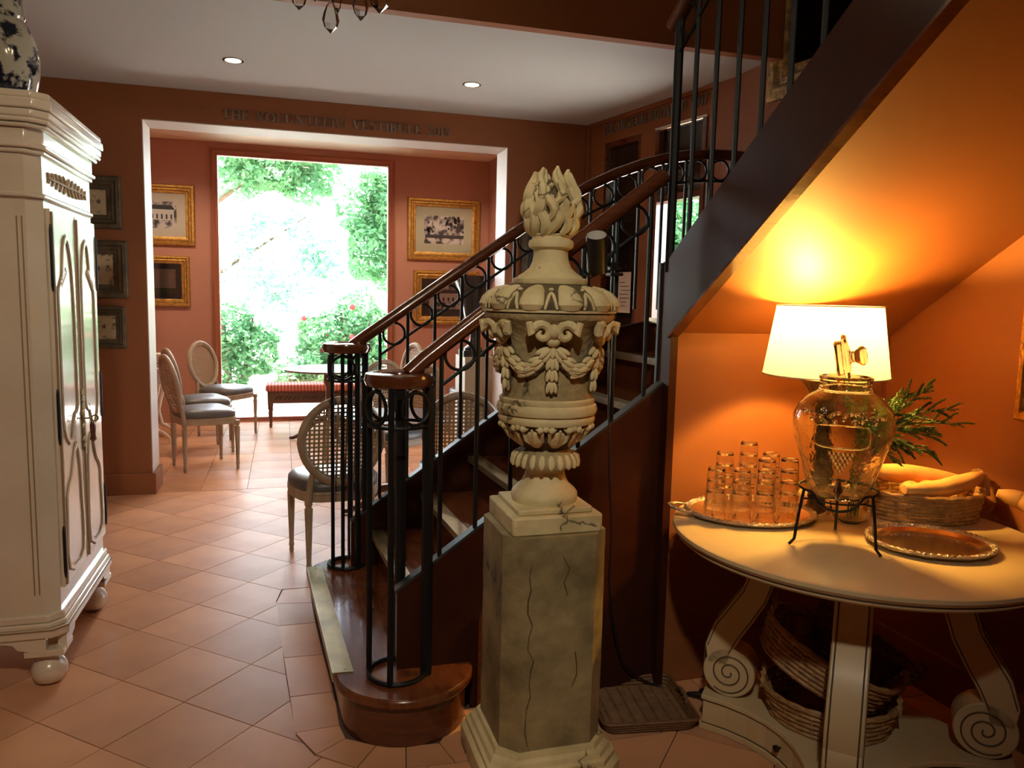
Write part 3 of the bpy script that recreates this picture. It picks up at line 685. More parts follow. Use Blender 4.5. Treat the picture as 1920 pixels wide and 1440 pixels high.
def bell(g, c, out, down, s=1.0):    # a tulip bell: three petals opening downwards
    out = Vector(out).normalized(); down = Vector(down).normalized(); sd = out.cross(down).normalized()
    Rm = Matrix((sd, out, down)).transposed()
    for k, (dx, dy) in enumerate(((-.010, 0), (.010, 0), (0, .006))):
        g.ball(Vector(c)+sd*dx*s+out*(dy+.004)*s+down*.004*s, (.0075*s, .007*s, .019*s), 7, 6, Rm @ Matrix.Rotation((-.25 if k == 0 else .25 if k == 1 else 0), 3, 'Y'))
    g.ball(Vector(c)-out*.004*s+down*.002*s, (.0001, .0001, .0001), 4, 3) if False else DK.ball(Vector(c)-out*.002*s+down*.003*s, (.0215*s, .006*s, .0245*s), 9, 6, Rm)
    g.ball(Vector(c)-down*.014*s, (.008*s, .007*s, .008*s), 6, 5)
NV = 6
for k in range(NV):
    g = MB(); v = MB(); sw = MB()
    a = 2*pi*k/NV-1.82; R = Matrix.Rotation(a, 3, 'Z'); o = R @ Vector((1, 0, 0)); t = R @ Vector((0, 1, 0))
    for s in (-1, 1):    # paired volutes at the rim
        sp = []
        for q in range(16):
            th = q*.5; rr = .030*(1-q/19); cc = o*(.188-.001*q)+t*(s*.034)+zz*.598
            sp.append(cc+t*(s*rr*cos(th))+zz*(rr*sin(th)))
        v.tube([o*.194+t*(s*.072)+zz*.628]+sp, [.010]+[.014-.0004*q for q in range(16)], 8)
    v.ball(o*.178+zz*.602, (.022, .018, .022), 8, 6, R); v.ball(o*.168+zz*.575, (.016, .022, .018), 8, 6, R)
    for q in range(4): bell(g, o*(.152-.002*q)+zz*(.548-.035*q), o, (0, 0, -1), 1.15-.06*q)
    for q in range(1, 8):    # swag to the next volute
        f_ = q/8; b = a+2*pi/NV*f_; ob = Vector((cos(b), sin(b), 0)); tb = Vector((-sin(b), cos(b), 0)); dz = -.075*sin(pi*f_)
        bell(sw, ob*(.147+.012*abs(1-2*f_))+zz*(.572+dz-.012*(1-abs(1-2*f_))), ob, tb*(1 if f_ < .5 else -1)+zz*(-1.3*abs(1-2*f_)), 1.15)
    v.build('volute', 'stone', ur); g.build('tulip_drop', 'stone', ur); sw.build('tulip_swag', 'stone', ur)
# lid with gadroons
DK.build('patina_backing', 'patina', ur)['kind'] = 'stuff'  # dark patina backing behind the tulip bells
LPR = [(.186, .655), (.198, .660), (.201, .672), (.195, .690), (.178, .708), (.150, .723), (.120, .732), (.108, .737)]
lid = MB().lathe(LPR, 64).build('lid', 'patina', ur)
MB().lathe([(.188, .653), (.203, .655), (.203, .661), (.190, .664)], 64).build('lid_rim', 'stone', lid)
for k in range(11):
    a = 2*pi*k/11+.12
    pth = []
    for (r, z), w in zip(((.196, .664), (.199, .676), (.193, .690), (.178, .706), (.155, .719), (.128, .729)), range(6)): pth.append((r*cos(a), r*sin(a), z))
    MB().tube(pth, [.028, .036, .036, .032, .026, .014], 14, ell=(1.0, .42)).build('gadroon', 'stone', lid)
    b = a+pi/11; g = MB()
    for s_ in (-1, 1): g.tube([(r*cos(b+s_*w), r*sin(b+s_*w), z) for r, z, w in ((.202, .664, .085), (.200, .684, .060), (.186, .704, .030), (.178, .711, .0))], [.004, .005, .005, .004], 7)
    g.ball((.163*cos(b), .163*sin(b), .7195), (.009, .009, .006), 8, 6)
    g.build('lid_motif', 'stone', lid)
MB().lathe([(.112, .737), (.114, .742), (.114, .752), (.106, .756), (.098, .757), (.096, .762), (.080, .772), (.064, .786), (.055, .806), (.052, .826), (.053, .838), (.058, .842), (.066, .846), (.069, .856), (.066, .867), (.058, .871), (.057, .878), (.060, .882), (.056, .886)], 40).build('finial_neck', 'stone', ur)
fl_m = MB().lathe([(.050, .884), (.066, .91), (.072, .94), (.068, .97), (.058, 1.0), (.044, 1.03), (.024, 1.045)], 24)
fl_c = fl_m.build('flame_core', 'patina', ur); fl_m = MB()
prof = lambda z: .056+.022*sin(min(1, (z-.884)/.10)*pi/2)-max(0, z-.955)**1.25*.38
for tier, (z0, z1, n, rr) in enumerate(((.884, .985, 13, .0145), (.925, 1.035, 11, .0145), (.97, 1.062, 8, .014), (.99, 1.072, 4, .013))):
    for k in range(n):
        a0 = 2*pi*(k+.37*tier)/n; pts = []; N = 8; ph = random.uniform(-.5, .5)
        zt = z1+random.uniform(-.014, .014)
        for q in range(N+1):
            f_ = q/N; z = z0+(zt-z0)*f_; r = prof(z)+.006*tier*0+.004*sin(f_*6+ph); a = a0+.24*sin(f_*5.5+ph)+.25*f_
            if tier == 3: r *= .55
            pts.append((r*cos(a), r*sin(a), z))
        fl_m.tube(pts, [rr*q for q in (.6, 1.0, 1.15, 1.15, 1.05, .95, .82, .62, .34)], 7, ell=(1.15, .9))
fl_m.build('flame_finial', 'stone', ur)
# ------------------------------------------------------------------ round table with scroll legs
TZ = .762; TC = Vector((1.778, 2.038, 0))
tb = empty('round_table', tuple(TC), 0, 'round antique-cream table with scroll legs in the stair recess', 'table')
MB().lathe([(.10, TZ-.046), (.545, TZ-.046), (.556, TZ-.044), (.566, TZ-.036), (.566, TZ-.030), (.560, TZ-.027), (.571, TZ-.024), (.578, TZ-.014), (.576, TZ-.004), (.568, TZ), (.10, TZ)], 96).build('table_top', 'table_cream', tb, ang=.5)
MB().tube(circ((0, 0, TZ-.0275), .5655, 96, (1, 0, 0), (0, 1, 0)), .0028, 6, closed=True).build('glaze_line', 'table_glaze', tb)
BC = Vector((.015, -.02, 0)); la = atan2(-.739, -.674)
def scroll_leg(ang):
    wd = .052
    cl = [(.285, .716), (.285, .64), (.292, .57), (.315, .50), (.355, .43), (.398, .36), (.425, .29), (.425, .235)]
    hw = [.048, .046, .045, .045, .048, .05, .045, .035]
    L_, R_ = [], []
    for i, (r, z) in enumerate(cl):
        p = Vector(cl[max(i-1, 0)]); q = Vector(cl[min(i+1, len(cl)-1)]); t = (q-p).normalized(); nrm = Vector((-t.y, t.x))
        L_.append((r+nrm.x*hw[i], z+nrm.y*hw[i])); R_.append((r-nrm.x*hw[i], z-nrm.y*hw[i]))
    m = MB().prism_axis(L_+R_[::-1], -wd, wd, 'y')
    dc = (.385, .212); m.prism_axis([(dc[0]+.088*cos(2*pi*k/36), dc[1]+.088*sin(2*pi*k/36)) for k in range(36)], -wd, wd, 'y')
    lg = m.build('leg', 'table_cream', tb, loc=tuple(BC), rotz=ang, ang=.5, bevel=.004)
    for s in (-1, 1):
        sp = []
        for k in range(64):
            th = .9+k*.24; r = .076-.0011*k; sp.append((dc[0]+r*cos(-th), s*(wd+.001), dc[1]+r*sin(-th)))
        MB().tube(sp, .0026, 6).build('spiral_groove', 'table_glaze', lg)
        k_ = .82
        for side in (L_, R_):
            MB().tube([(c[0]+(p[0]-c[0])*k_, s*(wd+.0005), c[1]+(p[1]-c[1])*k_) for p, c in list(zip(side, cl))[:7]], .002, 5).build('glaze_line', 'table_glaze', lg)
    for s in (-1, 1):   # lines on the outer face
        f_ = L_ if L_[4][0] > R_[4][0] else R_
        pts = [(p[0]+.001, s*wd*.78, p[1]) for p in f_[:7]]+[(dc[0]+.089*cos(t), s*wd*.78, dc[1]+.089*sin(t)) for t in (.2, -.3, -.8, -1.2)]
        MB().tube(pts, .0026, 5).build('glaze_line', 'table_glaze', lg)
    return lg
for k in range(4): scroll_leg(la+k*pi/2)
def base_poly(r, c, hw):
    p = []
    for k in range(4):
        a = la+k*pi/2; u = Vector((cos(a), sin(a))); w_ = Vector((-sin(a), cos(a)))
        p.append(u*r-w_*hw); p.append(u*r+w_*hw)
        b = a+pi/4; A = p[-1]; u2 = Vector((cos(a+pi/2), sin(a+pi/2))); w2 = Vector((-sin(a+pi/2), cos(a+pi/2))); B = u2*r-w2*hw
        mid = Vector((cos(b), sin(b)))*c
        for q in range(1, 8):
            t = q/8; p.append(A*((1-t)**2)+(mid*2-(A+B)/2)*(2*t*(1-t))+B*(t*t))
    return [(v_.x+BC.x, v_.y+BC.y) for v_ in p]
m = MB().prism(base_poly(.462, .265, .075), .022, .108)
m.build('base', 'table_cream', tb, smooth=False)
m = MB().prism(base_poly(.472, .275, .080), 0, .022); m.prism(base_poly(.470, .273, .078), .108, .124); m.build('base_moulding', 'table_cream', tb, smooth=False, bevel=.003)
m = MB().prism(base_poly(.464, .267, .076), .022, .026); m.prism(base_poly(.464, .267, .076), .103, .108); m.build('glaze_line', 'table_glaze', tb, smooth=False)
kb = la-pi/4; kp = BC+Vector((cos(kb), sin(kb), 0))*.262+zz*.066
dv = Vector((cos(kb), sin(kb), 0))
MB().tube([kp, kp+dv*.012, kp+dv*.016, kp+dv*.026, kp+dv*.030], [.004, .004, .011, .011, .004], 12).build('drawer_knob', 'black', tb)

# ------------------------------------------------------------------ baskets
def basket_mesh(rx, ry, h, rows, flare=1.12, r=.0055, ns=28, nseg=56, base=True):
    wv, sk = MB(), MB()
    for j in range(rows):
        t = j/(rows-1); k = 1+(flare-1)*t; ph = pi*(j % 2)
        wv.tube([(rx*k*cos(2*pi*i/nseg)*(1+.012*cos(ns/2*2*pi*i/nseg+ph)), ry*k*sin(2*pi*i/nseg)*(1+.012*cos(ns/2*2*pi*i/nseg+ph)), r+h*t) for i in range(nseg)], r, 5, closed=True)
    for q in range(2):
        wv.tube([(rx*flare*cos(2*pi*i/nseg)*1.01, ry*flare*sin(2*pi*i/nseg)*1.01, h+r*1.6+.004*sin(20*pi*i/nseg+q*pi)) for i in range(nseg)], r*1.1, 5, closed=True)
    for i in range(ns):
        a = 2*pi*i/ns; sk.tube([(rx*.98*cos(a), ry*.98*sin(a), .0), (rx*flare*.99*cos(a), ry*flare*.99*sin(a), h+.006)], r*.9, 5)
    if base:
        for j in range(1, 9): wv.tube([(rx*j/9*cos(2*pi*i/40), ry*j/9*sin(2*pi*i/40), r) for i in range(40)], rx/17, 5, closed=True)
    return wv, sk
def hoop(c, half, h, d, r=.008):
    d = Vector(d).normalized(); p = [Vector(c)+d*(half*cos(pi*k/14))*-1+zz*(h*sin(pi*k/14)) for k in range(15)]
    m = MB()
    for q in range(2):
        m.tube([pt+d.cross(zz)*(r*.6*cos(k*1.6+q*pi))+zz*(r*.6*sin(k*1.6+q*pi)) for k, pt in enumerate(p)], r*.75, 6)
    return m
def basket(name, loc, rx, ry, h, rows, label, m='wicker', rot=(0, 0, 0), handles=True, flare=1.12, hh=.05, r=.0072):
    t = empty(name, loc, 0, label, 'basket'); t.rotation_euler = rot
    wv, sk = basket_mesh(rx, ry, h, rows, flare, r)
    wv.build('weave', m, t); sk.build('stakes', m, t)
    if handles:
        for s in (-1, 1): hoop((s*rx*flare, 0, h), .055, hh, (0, 1, 0)).build('handle', m, t)
    return t
def W3(x, y, z=0): return (x, y, z)
basket('wicker_basket', (TC.x-.05, TC.y-.0, .126), .185, .165, .085, 6, 'low round wicker basket lying on the table base underneath others', rot=(0, 0, -.7))
basket('wicker_basket', (TC.x-.075, TC.y+.035, .268), .20, .165, .10, 7, 'open wicker basket tilted on the stack under the round table', rot=(.0, .42, -.62))
basket('wicker_basket', (TC.x+.12, TC.y+.09, .262), .165, .125, .085, 6, 'darker wicker basket leaning behind the middle table leg', 'wicker_dark', rot=(.25, -.45, 2.3))
# flat wicker tray on the floor
ft = empty('wicker_tray', (1.235, 2.44, 0), radians(-8), 'flat rectangular wicker tray lying on floor beside stone pedestal', 'tray')
m = MB()
for k in range(30): m.tube([(-.15, -.14+.28*k/29, .012), (.15, -.14+.28*k/29, .012)], .0055, 5)
for k in range(7): m.tube([(-.13+.26*k/6, -.145, .016), (-.13+.26*k/6, .145, .016)], .004, 5)
m.build('weave', 'wicker_dark', ft)
m = MB()
def rrect(hx, hy, c, z, n=6):
    p = []
    for (sx, sy, a0) in ((1, 1, 0), (-1, 1, 90), (-1, -1, 180), (1, -1, 270)):
        for k in range(n): a = radians(a0+90*k/(n-1)); p.append((sx*(hx-c)+c*cos(a), sy*(hy-c)+c*sin(a), z))
    return p
for j in range(4): m.tube(rrect(.158+.005*j, .150+.005*j, .03, .010+.011*j), .007, 6, closed=True)
m.build('rim', 'wicker_dark', ft)
hoop((.165, 0, .03), .05, .035, (0, 1, 0)).build('handle', 'wicker_dark', ft); hoop((-.165, 0, .03), .05, .035, (0, 1, 0)).build('handle', 'wicker_dark', ft)

# ------------------------------------------------------------------ things on the table
def oval_tray(name, c, rx, ry, rz, label, handles):
    t = empty(name, (c[0], c[1], TZ), rz, label, 'tray')
    fn = lambda r, z, a: r
    def sh(prof, n, scal=0):
        m = MB().lathe(prof, n, fn=(lambda r, z, a: r*(1+scal*abs(sin(10*a)))) if scal else None, cap=not scal)
        m.v = [(x, y*ry/rx, z) for x, y, z in m.v]; return m
    sh([(.02, .004), (rx*.74, .004), (rx*.80, .007), (rx*.90, .016), (rx*.90, .014), (rx*.80, .003), (rx*.7, .001), (.02, .001)], 64).build('plate', 'silver', t, ang=.1)
    sh([(rx*.89, .013), (rx*.93, .020), (rx*.985, .022), (rx, .017), (rx*.97, .011), (rx*.92, .012), (rx*.89, .013)], 120, .018).build('chased_rim', 'silver_rim', t)
    b = MB()
    for k in range(60): a = 2*pi*k/60; b.ball((rx*.975*cos(a), ry*.975*sin(a), .021), (.008, .008, .005), 6, 5)
    b.build('beading', 'silver_rim', t)
    if handles:
        for s in (-1, 1):
            h = MB()
            for w_ in (0, 1): h.tube([(s*rx*.97, -.06, .02), (s*(rx+.02+.008*w_), -.05-.006*w_, .026), (s*(rx+.045+.012*w_), -.02, .03), (s*(rx+.048+.012*w_), .02, .03), (s*(rx+.02+.008*w_), .05+.006*w_, .026), (s*rx*.97, .06, .02)], .0042, 6)
            h.build('handle', 'silver_rim', t)
    return t
oval_tray('silver_tray', (1.545, 2.275), .222, .185, radians(-16), 'oval silver tray with handles holding the stacked tumblers', True)
oval_tray('silver_tray', (1.905, 1.855), .185, .165, radians(-16), 'empty silver tray with beaded rim on the round table', False)
# tumblers, nested upside down in stacks
gp = []
n = 20
def tumbler_mesh():
    prof = [(.0365, 0), (.0375, .003), (.0360, .018), (.0322, .036), (.0312, .06), (.0295, .085), (.0285, .096), (.027, .102), (.0, .103)]
    inn = [(.0, .095), (.0262, .093), (.0284, .082), (.0300, .06), (.0310, .036), (.0348, .018), (.0362, .003), (.0365, 0)]
    m = MB().lathe(prof[:-1]+[(.001, .103), (.001, .095)]+inn[1:], 30, fn=lambda r, z, a: r*(1-.012*(1 if .02 < z < .09 and r > .0275 else 0)*(cos(9*a)**8)), cap=False)
    return m
proto = tumbler_mesh().build('tumbler', 'glass'); used = False
tray_c = Vector((1.545, 2.275, 0)); ax = Vector((cos(radians(-16)), sin(radians(-16)), 0)); ay = Vector((-ax.y, ax.x, 0))
STK = [('far left front stack', -.142, -.070, 3), ('second front stack', -.062, -.088, 3), ('third front stack', .018, -.092, 4), ('right front stack', .098, -.080, 4),
       ('left rear stack', -.092, .012, 4), ('tallest middle rear stack', -.012, .010, 5), ('right rear stack', .068, .014, 4)]
ordn = ['lowest', 'second from the bottom', 'third from the bottom', 'fourth from the bottom', 'topmost']
for nm, a, b, cnt in STK:
    p = tray_c+ax*a+ay*b
    for k in range(cnt):
        if used: o = proto.copy(); COL.objects.link(o)
        else: o = proto; used = True
        o.location = (p.x, p.y, TZ+.0045+k*.0375); o.rotation_euler = (0, 0, random.uniform(0, .6))
        tag(o, f'clear glass tumbler, {ordn[k] if k < cnt-1 else "topmost"} in the {nm} on silver tray', 'glass', 'upside-down tumblers stacked on the silver tray')
# drink dispenser on its iron stand
DC = (1.625, 1.94)
ds = empty('dispenser_stand', (*DC, TZ), 0, 'black iron three-legged stand holding the glass dispenser', 'stand')
vd = Vector((-DC[0], -DC[1], 0)).normalized(); sd = Vector((-vd.y, vd.x, 0))    # towards the camera, and camera right
va = atan2(vd.y, vd.x)
ringp = []
for k in range(48):
    a = 2*pi*k/48; da = (a-va+pi) % (2*pi)-pi; dz = -.045*max(0, 1-(da/.62)**2)**.5 if abs(da) < .62 else 0
    ringp.append((.113*cos(a), .113*sin(a), .175+dz))
MB().tube(ringp, .004, 6, closed=True).build('ring', 'iron', ds)
MB().tube(circ((0, 0, .145), .085, 36, (1, 0, 0), (0, 1, 0)), .003, 6, closed=True).build('support_ring', 'iron', ds)
for a in (va-1.0, va+1.0, va+pi):
    u = Vector((cos(a), sin(a), 0)); MB().tube([u*.113+zz*.175, u*.125+zz*.10, u*.135+zz*.02, u*.152+zz*.004], .0045, 6).build('leg', 'iron', ds)
    MB().tube([u*.085+zz*.145, u*.118+zz*.145], .003, 6).build('bracket', 'iron', ds)
jr = empty('drink_dispenser', (*DC, TZ+.15), 0, 'moulded glass drink dispenser jar with spout on iron stand', 'jar')
jp = [(.001, .0), (.07, 0), (.084, .006), (.094, .03), (.104, .07), (.122, .13), (.138, .18), (.146, .22), (.144, .25), (.132, .28), (.105, .308), (.082, .322), (.076, .328), (.073, .345), (.073, .358), (.077, .362), (.077, .369), (.070, .371)]
ji = [(.068, .366), (.067, .33), (.075, .322), (.098, .304), (.125, .276), (.137, .25), (.139, .22), (.131, .18), (.115, .13), (.097, .07), (.087, .03), (.077, .012), (.001, .010)]
MB().lathe(jp+ji, 56, cap=False).build('jar', 'jar', jr)
# embossed cartouche, bunch and lettering on the front
def jar_pt(s, z, lift=.001):
    R_ = None
    for (r1, z1), (r2, z2) in zip(jp, jp[1:]):
        if z1 <= z <= z2 and z2 > z1: R_ = r1+(r2-r1)*(z-z1)/(z2-z1); break
    a = va+s/R_; return Vector(((R_+lift)*cos(a), (R_+lift)*sin(a), z))
cart = []
for k in range(40):
    th = 2*pi*k/40; cx_, cz_ = cos(th), sin(th); sx = .078*abs(cx_)**.45*(1 if cx_ > 0 else -1); sz = .034*abs(cz_)**.45*(1 if cz_ > 0 else -1)
    cart.append(jar_pt(sx, .205+sz))
MB().tube(cart, .0022, 6, closed=True).build('embossed_cartouche', 'jar', jr)
g = MB(); rnd = random.Random(3)
for row in range(6):
    for k in range(6-row): g.ball(jar_pt((k-(5-row)/2)*.012, .155-row*.011), .0065, 7, 5)
g.build('embossed_grapes', 'jar', jr); g = MB()
for k in range(36): g.ball(jar_pt(rnd.uniform(-.12, .12), rnd.uniform(.245, .275)), (.009, .009, .006), 6, 5)
g.build('embossed_leaves', 'jar', jr)['kind'] = 'stuff'
sp = vd*.092+zz*.045
MB().tube([sp, sp+vd*.03], .014, 14).tube([sp+vd*.028+zz*.028, sp+vd*.030, sp+vd*.030-zz*.026], [.006, .011, .007], 12).build('spout', 'silver', jr)
ld = MB().lathe([(.001, 0), (.058, 0), (.062, .004), (.060, .022), (.066, .024), (.080, .027), (.083, .034), (.078, .042), (.04, .048), (.022, .052), (.019, .062), (.026, .072), (.034, .082), (.034, .092), (.025, .102), (.001, .105)], 40, cap=False)
ld.xf(Matrix.Rotation(radians(80), 4, -vd) @ Matrix.Scale(.86, 4))
tag(ld.build('lid', 'glass', jr, loc=(-sd.x*.034, -sd.y*.034, .371+.050)), 'clear glass stopper tipped on its side')
# table lamp
LP = (1.80, 2.255)
lm = empty('table_lamp', (*LP, TZ), 0, 'lit table lamp with cream drum shade behind the glass dispenser', 'lamp')
MB().lathe([(.042, 0), (.044, .01), (.04, .02), (.032, .03), (.028, .06), (.040, .10), (.046, .16), (.034, .24), (.026, .30), (.030, .36), (.045, .42), (.070, .462), (.086, .475), (.080, .480), (.01, .47)], 64, fn=lambda r, z, a: r*(1+.07*abs(sin(9*a)) if .08 < z < .478 else 1)).build('fluted_base', 'bronze', lm)
MB().tube([(0, 0, .47), (0, 0, .60)], .008, 10).build('stem', 'brass', lm)
def shade_mat():
    m = bpy.data.materials.new('lampshade_cloth'); m.use_nodes = True; nt = m.node_tree; nt.nodes.remove(nt.nodes['Principled BSDF'])
    d = nt.nodes.new('ShaderNodeBsdfDiffuse'); d.inputs[0].default_value = (.7, .64, .50, 1)
    t = nt.nodes.new('ShaderNodeBsdfTranslucent'); t.inputs[0].default_value = (.58, .53, .41, 1)
    mx = nt.nodes.new('ShaderNodeMixShader'); mx.inputs[0].default_value = .5
    nt.links.new(d.outputs[0], mx.inputs[1]); nt.links.new(t.outputs[0], mx.inputs[2]); nt.links.new(mx.outputs[0], nt.nodes['Material Output'].inputs[0]); return m
MB().lathe([(.207, .490), (.172, .728)], 64, cap=False).build('shade', shade_mat(), lm)
for z_, r_ in ((.490, .207), (.728, .172)): MB().tube(circ((0, 0, z_), r_, 48, (1, 0, 0), (0, 1, 0)), .0025, 6, closed=True).build('shade_wire', 'white_in', lm)
MB().ball((0, 0, .63), (.028, .028, .036), 14, 10).build('bulb', emit_mat('bulb_glow', (1, .62, .25), 120), lm)
l = bpy.data.lights.new('lamp_bulb_light', 'POINT'); l.energy = 105; l.color = (1, .53, .09); l.shadow_soft_size = .04
lo = bpy.data.objects.new('lamp_bulb_light', l); COL.objects.link(lo); lo.parent = lm; lo.location = (0, 0, .66)
# conifer sprigs in a glass bowl
BW = (1.845, 2.135)
bw = empty('glass_bowl', (*BW, TZ), 0, 'round glass bowl with green conifer sprigs behind the dispenser', 'bowl')
MB().lathe([(.001, 0), (.035, 0), (.055, .015), (.066, .04), (.068, .07), (.06, .10), (.052, .12), (.048, .12), (.056, .10), (.064, .07), (.062, .042), (.052, .02), (.035, .006), (.001, .006)], 40, cap=False).build('bowl', 'jar', bw)
s_ = MB(); rs = random.Random(11)
def sprig(g, p0, d, L, droop, depth=0):
    d = Vector(d).normalized(); p = Vector(p0); pts = [p.copy()]; n = 9
    for k in range(n):
        d = (d+zz*(-droop*(k/n))+Vector((rs.uniform(-.08, .08), rs.uniform(-.08, .08), rs.uniform(-.05, .05)))).normalized(); p = p+d*(L/n); pts.append(p.copy())
    g.tube(pts, [.0022*(1-.75*k/n) for k in range(n+1)], 4)
    for k in range(1, n+1):
        dd = (pts[k]-pts[k-1]).normalized(); nn = 12 if depth else 9
        for q in range(nn):
            o_ = Vector((rs.gauss(0, 1), rs.gauss(0, 1), rs.gauss(0, 1))); o_ = (o_-dd*o_.dot(dd)).normalized()
            a = pts[k-1].lerp(pts[k], rs.random()); ln = L*.07*(1.15-k/n*.7)+.006
            b = a+(dd*.8+o_*.7)*ln; wv_ = dd.cross(o_)*.0026
            g.add([a-wv_, a+wv_, b], [(0, 1, 2)])
    if depth:
        for k in range(2, n):
            o_ = Vector((rs.gauss(0, 1), rs.gauss(0, 1), rs.gauss(0, .6)))
            sprig(g, pts[k], (pts[k]-pts[k-1]).normalized()+o_.normalized()*.75, L*.38*(1.1-k/n*.6), droop*.8, depth-1)
for dx, h, L in ((.9, .55, .34), (1.0, .25, .36), (.8, .8, .30), (1.0, -.02, .26), (.8, .15, .24), (.55, .9, .24), (.3, 1, .18), (-.2, 1, .16), (.9, -.1, .22), (.7, .45, .30), (.6, .05, .2), (.5, -.2, .18), (.7, .3, .2), (.35, .2, .18), (.9, .1, .3)):
    d = sd*dx+zz*h+Vector((rs.uniform(-.25, .25), rs.uniform(-.25, .25), 0)); b_ = Vector((rs.uniform(-.02, .02), rs.uniform(-.02, .02), .02)); c_ = b_+sd*.03*dx+zz*rs.uniform(.25, .33); s_.tube([b_, c_], .002, 4); sprig(s_, c_, d, L*.8, .11, 1)
s_.build('sprigs', 'sprig', bw, smooth=False)
# bread basket, loaves, rolls
bb = basket('bread_basket', (2.155, 2.145, TZ), .185, .135, .085, 7, 'oval wicker bread basket of baguettes beside the glass dispenser', rot=(0, 0, radians(-12)), flare=1.08, hh=.075, r=.0066)
def loaf(name, pts, r, label):
    P = [Vector(p) for p in pts]; n = 14; Q = []; rr = []
    for k in range(n+1):
        t = k/n*(len(P)-1); i = min(int(t), len(P)-2); u = t-i; Q.append(P[i].lerp(P[i+1], u)); e_ = sin(pi*(k+.35)/(n+.7)); rr.append(r*max(.18, e_)**.45)
    c = Q[len(Q)//2]; o = MB().tube([q-c for q in Q], rr, 14).build(name, 'bread', loc=tuple(c)); return tag(o, label, 'bread', 'baguettes at the bread basket')
loaf('baguette', [(1.97, 2.24, TZ+.145), (2.12, 2.20, TZ+.14), (2.33, 2.13, TZ+.118)], .034, 'long baguette lying along the back of the bread basket')
loaf('baguette', [(1.99, 2.06, TZ+.122), (2.13, 2.045, TZ+.122), (2.25, 2.06, TZ+.135), (2.345, 2.085, TZ+.150)], .032, 'baguette crossing the front rim of the bread basket')
loaf('baguette', [(2.30, 1.98, TZ+.115), (2.35, 1.93, TZ+.10), (2.365, 1.78, TZ+.06)], .03, 'baguette poking out beyond the basket at picture edge')
for j in range(2):
    for k, (x, y) in enumerate(((2.085, 2.13), (2.155, 2.125), (2.222, 2.12))):
        w_ = ['leftmost', 'middle', 'rightmost'][k]
        tag(MB().ball((0, 0, 0), (.037, .034, .031), 14, 9).build('bread_roll', 'roll', loc=(x, y, TZ+(.040 if j == 0 else .100))),
            f'{w_} bread roll showing between the two crossed baguettes' if j else f'{w_} bread roll hidden low inside the bread basket', 'bread roll', 'bread rolls in the basket')
# ------------------------------------------------------------------ chairs with oval cane backs
def make_chair(label):
    t = empty('dining_chair', (0, 0, 0), 0, label, 'chair', 'oval cane-back dining chairs')
    SH = .445
    # faces +X; rear at x = -.21
    def leg(x, y, top):
        m = MB().lathe([(.010, 0), (.014, .012), (.011, .03), (.017, .045), (.013, .055), (.0215, .34), (.0215, .36), (.014, .368), (.021, .38), (.021, top)], 14, (x, y, 0)); return m.build('leg', 'chairwood', t)
    leg(.205, .215, SH-.03); leg(.205, -.215, SH-.03)
    for s in (-1, 1):
        leg(-.205, s*.165, SH-.03)
        MB().tube([(-.205, s*.165, SH-.05), (-.215, s*.155, SH+.06), (-.235, s*.135, SH+.15)], [.020, .018, .014], 10).build('back_post', 'chairwood', t)
    def seatp(k, n=40):
        p = []
        for i in range(n):
            a = 2*pi*i/n; c, s_ = cos(a), sin(a); ex = .5
            x = .225*abs(c)**ex*(1 if c > 0 else -1); y = (.245 if x > 0 else .245-.055*(-x/.225))*abs(s_)**ex*(1 if s_ > 0 else -1); p.append((x*k, y*k))
        return p
    m = MB().prism(seatp(1.0), SH-.055, SH); m.prism(seatp(1.012), SH-.018, SH-.004); m.build('seat_rail', 'chairwood', t, bevel=.004)
    q = MB(); rows = [(.985, SH), (1.0, SH+.012), (.99, SH+.035), (.92, SH+.055), (.75, SH+.070), (.45, SH+.078), (.05, SH+.080)]; vs = []; fs = []
    for k, z in rows: vs += [(x, y, z) for x, y in seatp(k)]
    for j in range(len(rows)-1):
        for i in range(40): l = (i+1) % 40; fs.append((j*40+i, j*40+l, (j+1)*40+l, (j+1)*40+i))
    fs.append(tuple(range(6*40, 7*40))); q.add(vs, fs); q.build('seat_cushion', 'leather', t, ang=1.2)
    # oval back in a plane leaning back
    lean = Matrix.Rotation(radians(-11), 3, 'Y'); bc = Vector((-.262, 0, SH+.275)); ry, rz = .208, .232
    pt = lambda a, k=1, d=0: bc+lean @ Vector((d, ry*k*cos(a)*(1-.10*(sin(a) < 0)*(-sin(a))), rz*k*sin(a)))
    MB().tube([pt(2*pi*i/44) for i in range(44)], .021, 10, closed=True, ell=(1, 1)).build('back_frame', 'chairwood', t)
    MB().tube([pt(2*pi*i/44, .90, .010) for i in range(44)], .006, 6, closed=True).build('back_bead', 'chairwood', t)
    c = MB(); st_ = .0235
    for i in range(-9, 10):
        for vert in (0, 1):
            u = i*st_; R1, R2 = (ry*.96, rz*.96) if vert else (rz*.96, ry*.96)
            if abs(u) > R1*.98: continue
            h = sqrt(1-(u/R1)**2)*R2
            if vert: a, b, w_ = Vector((0, u, -h)), Vector((0, u, h)), Vector((0, .0052, 0))
            else: a, b, w_ = Vector((0, -h, u)), Vector((0, h, u)), Vector((0, 0, .0052))
            e_ = Vector((.001 if vert else -.001, 0, 0))
            c.add([bc+lean @ (a-w_+e_), bc+lean @ (a+w_+e_), bc+lean @ (b+w_+e_), bc+lean @ (b-w_+e_)], [(0, 1, 2, 3)])
    c.build('cane_panel', 'cane', t, smooth=False)
    return t
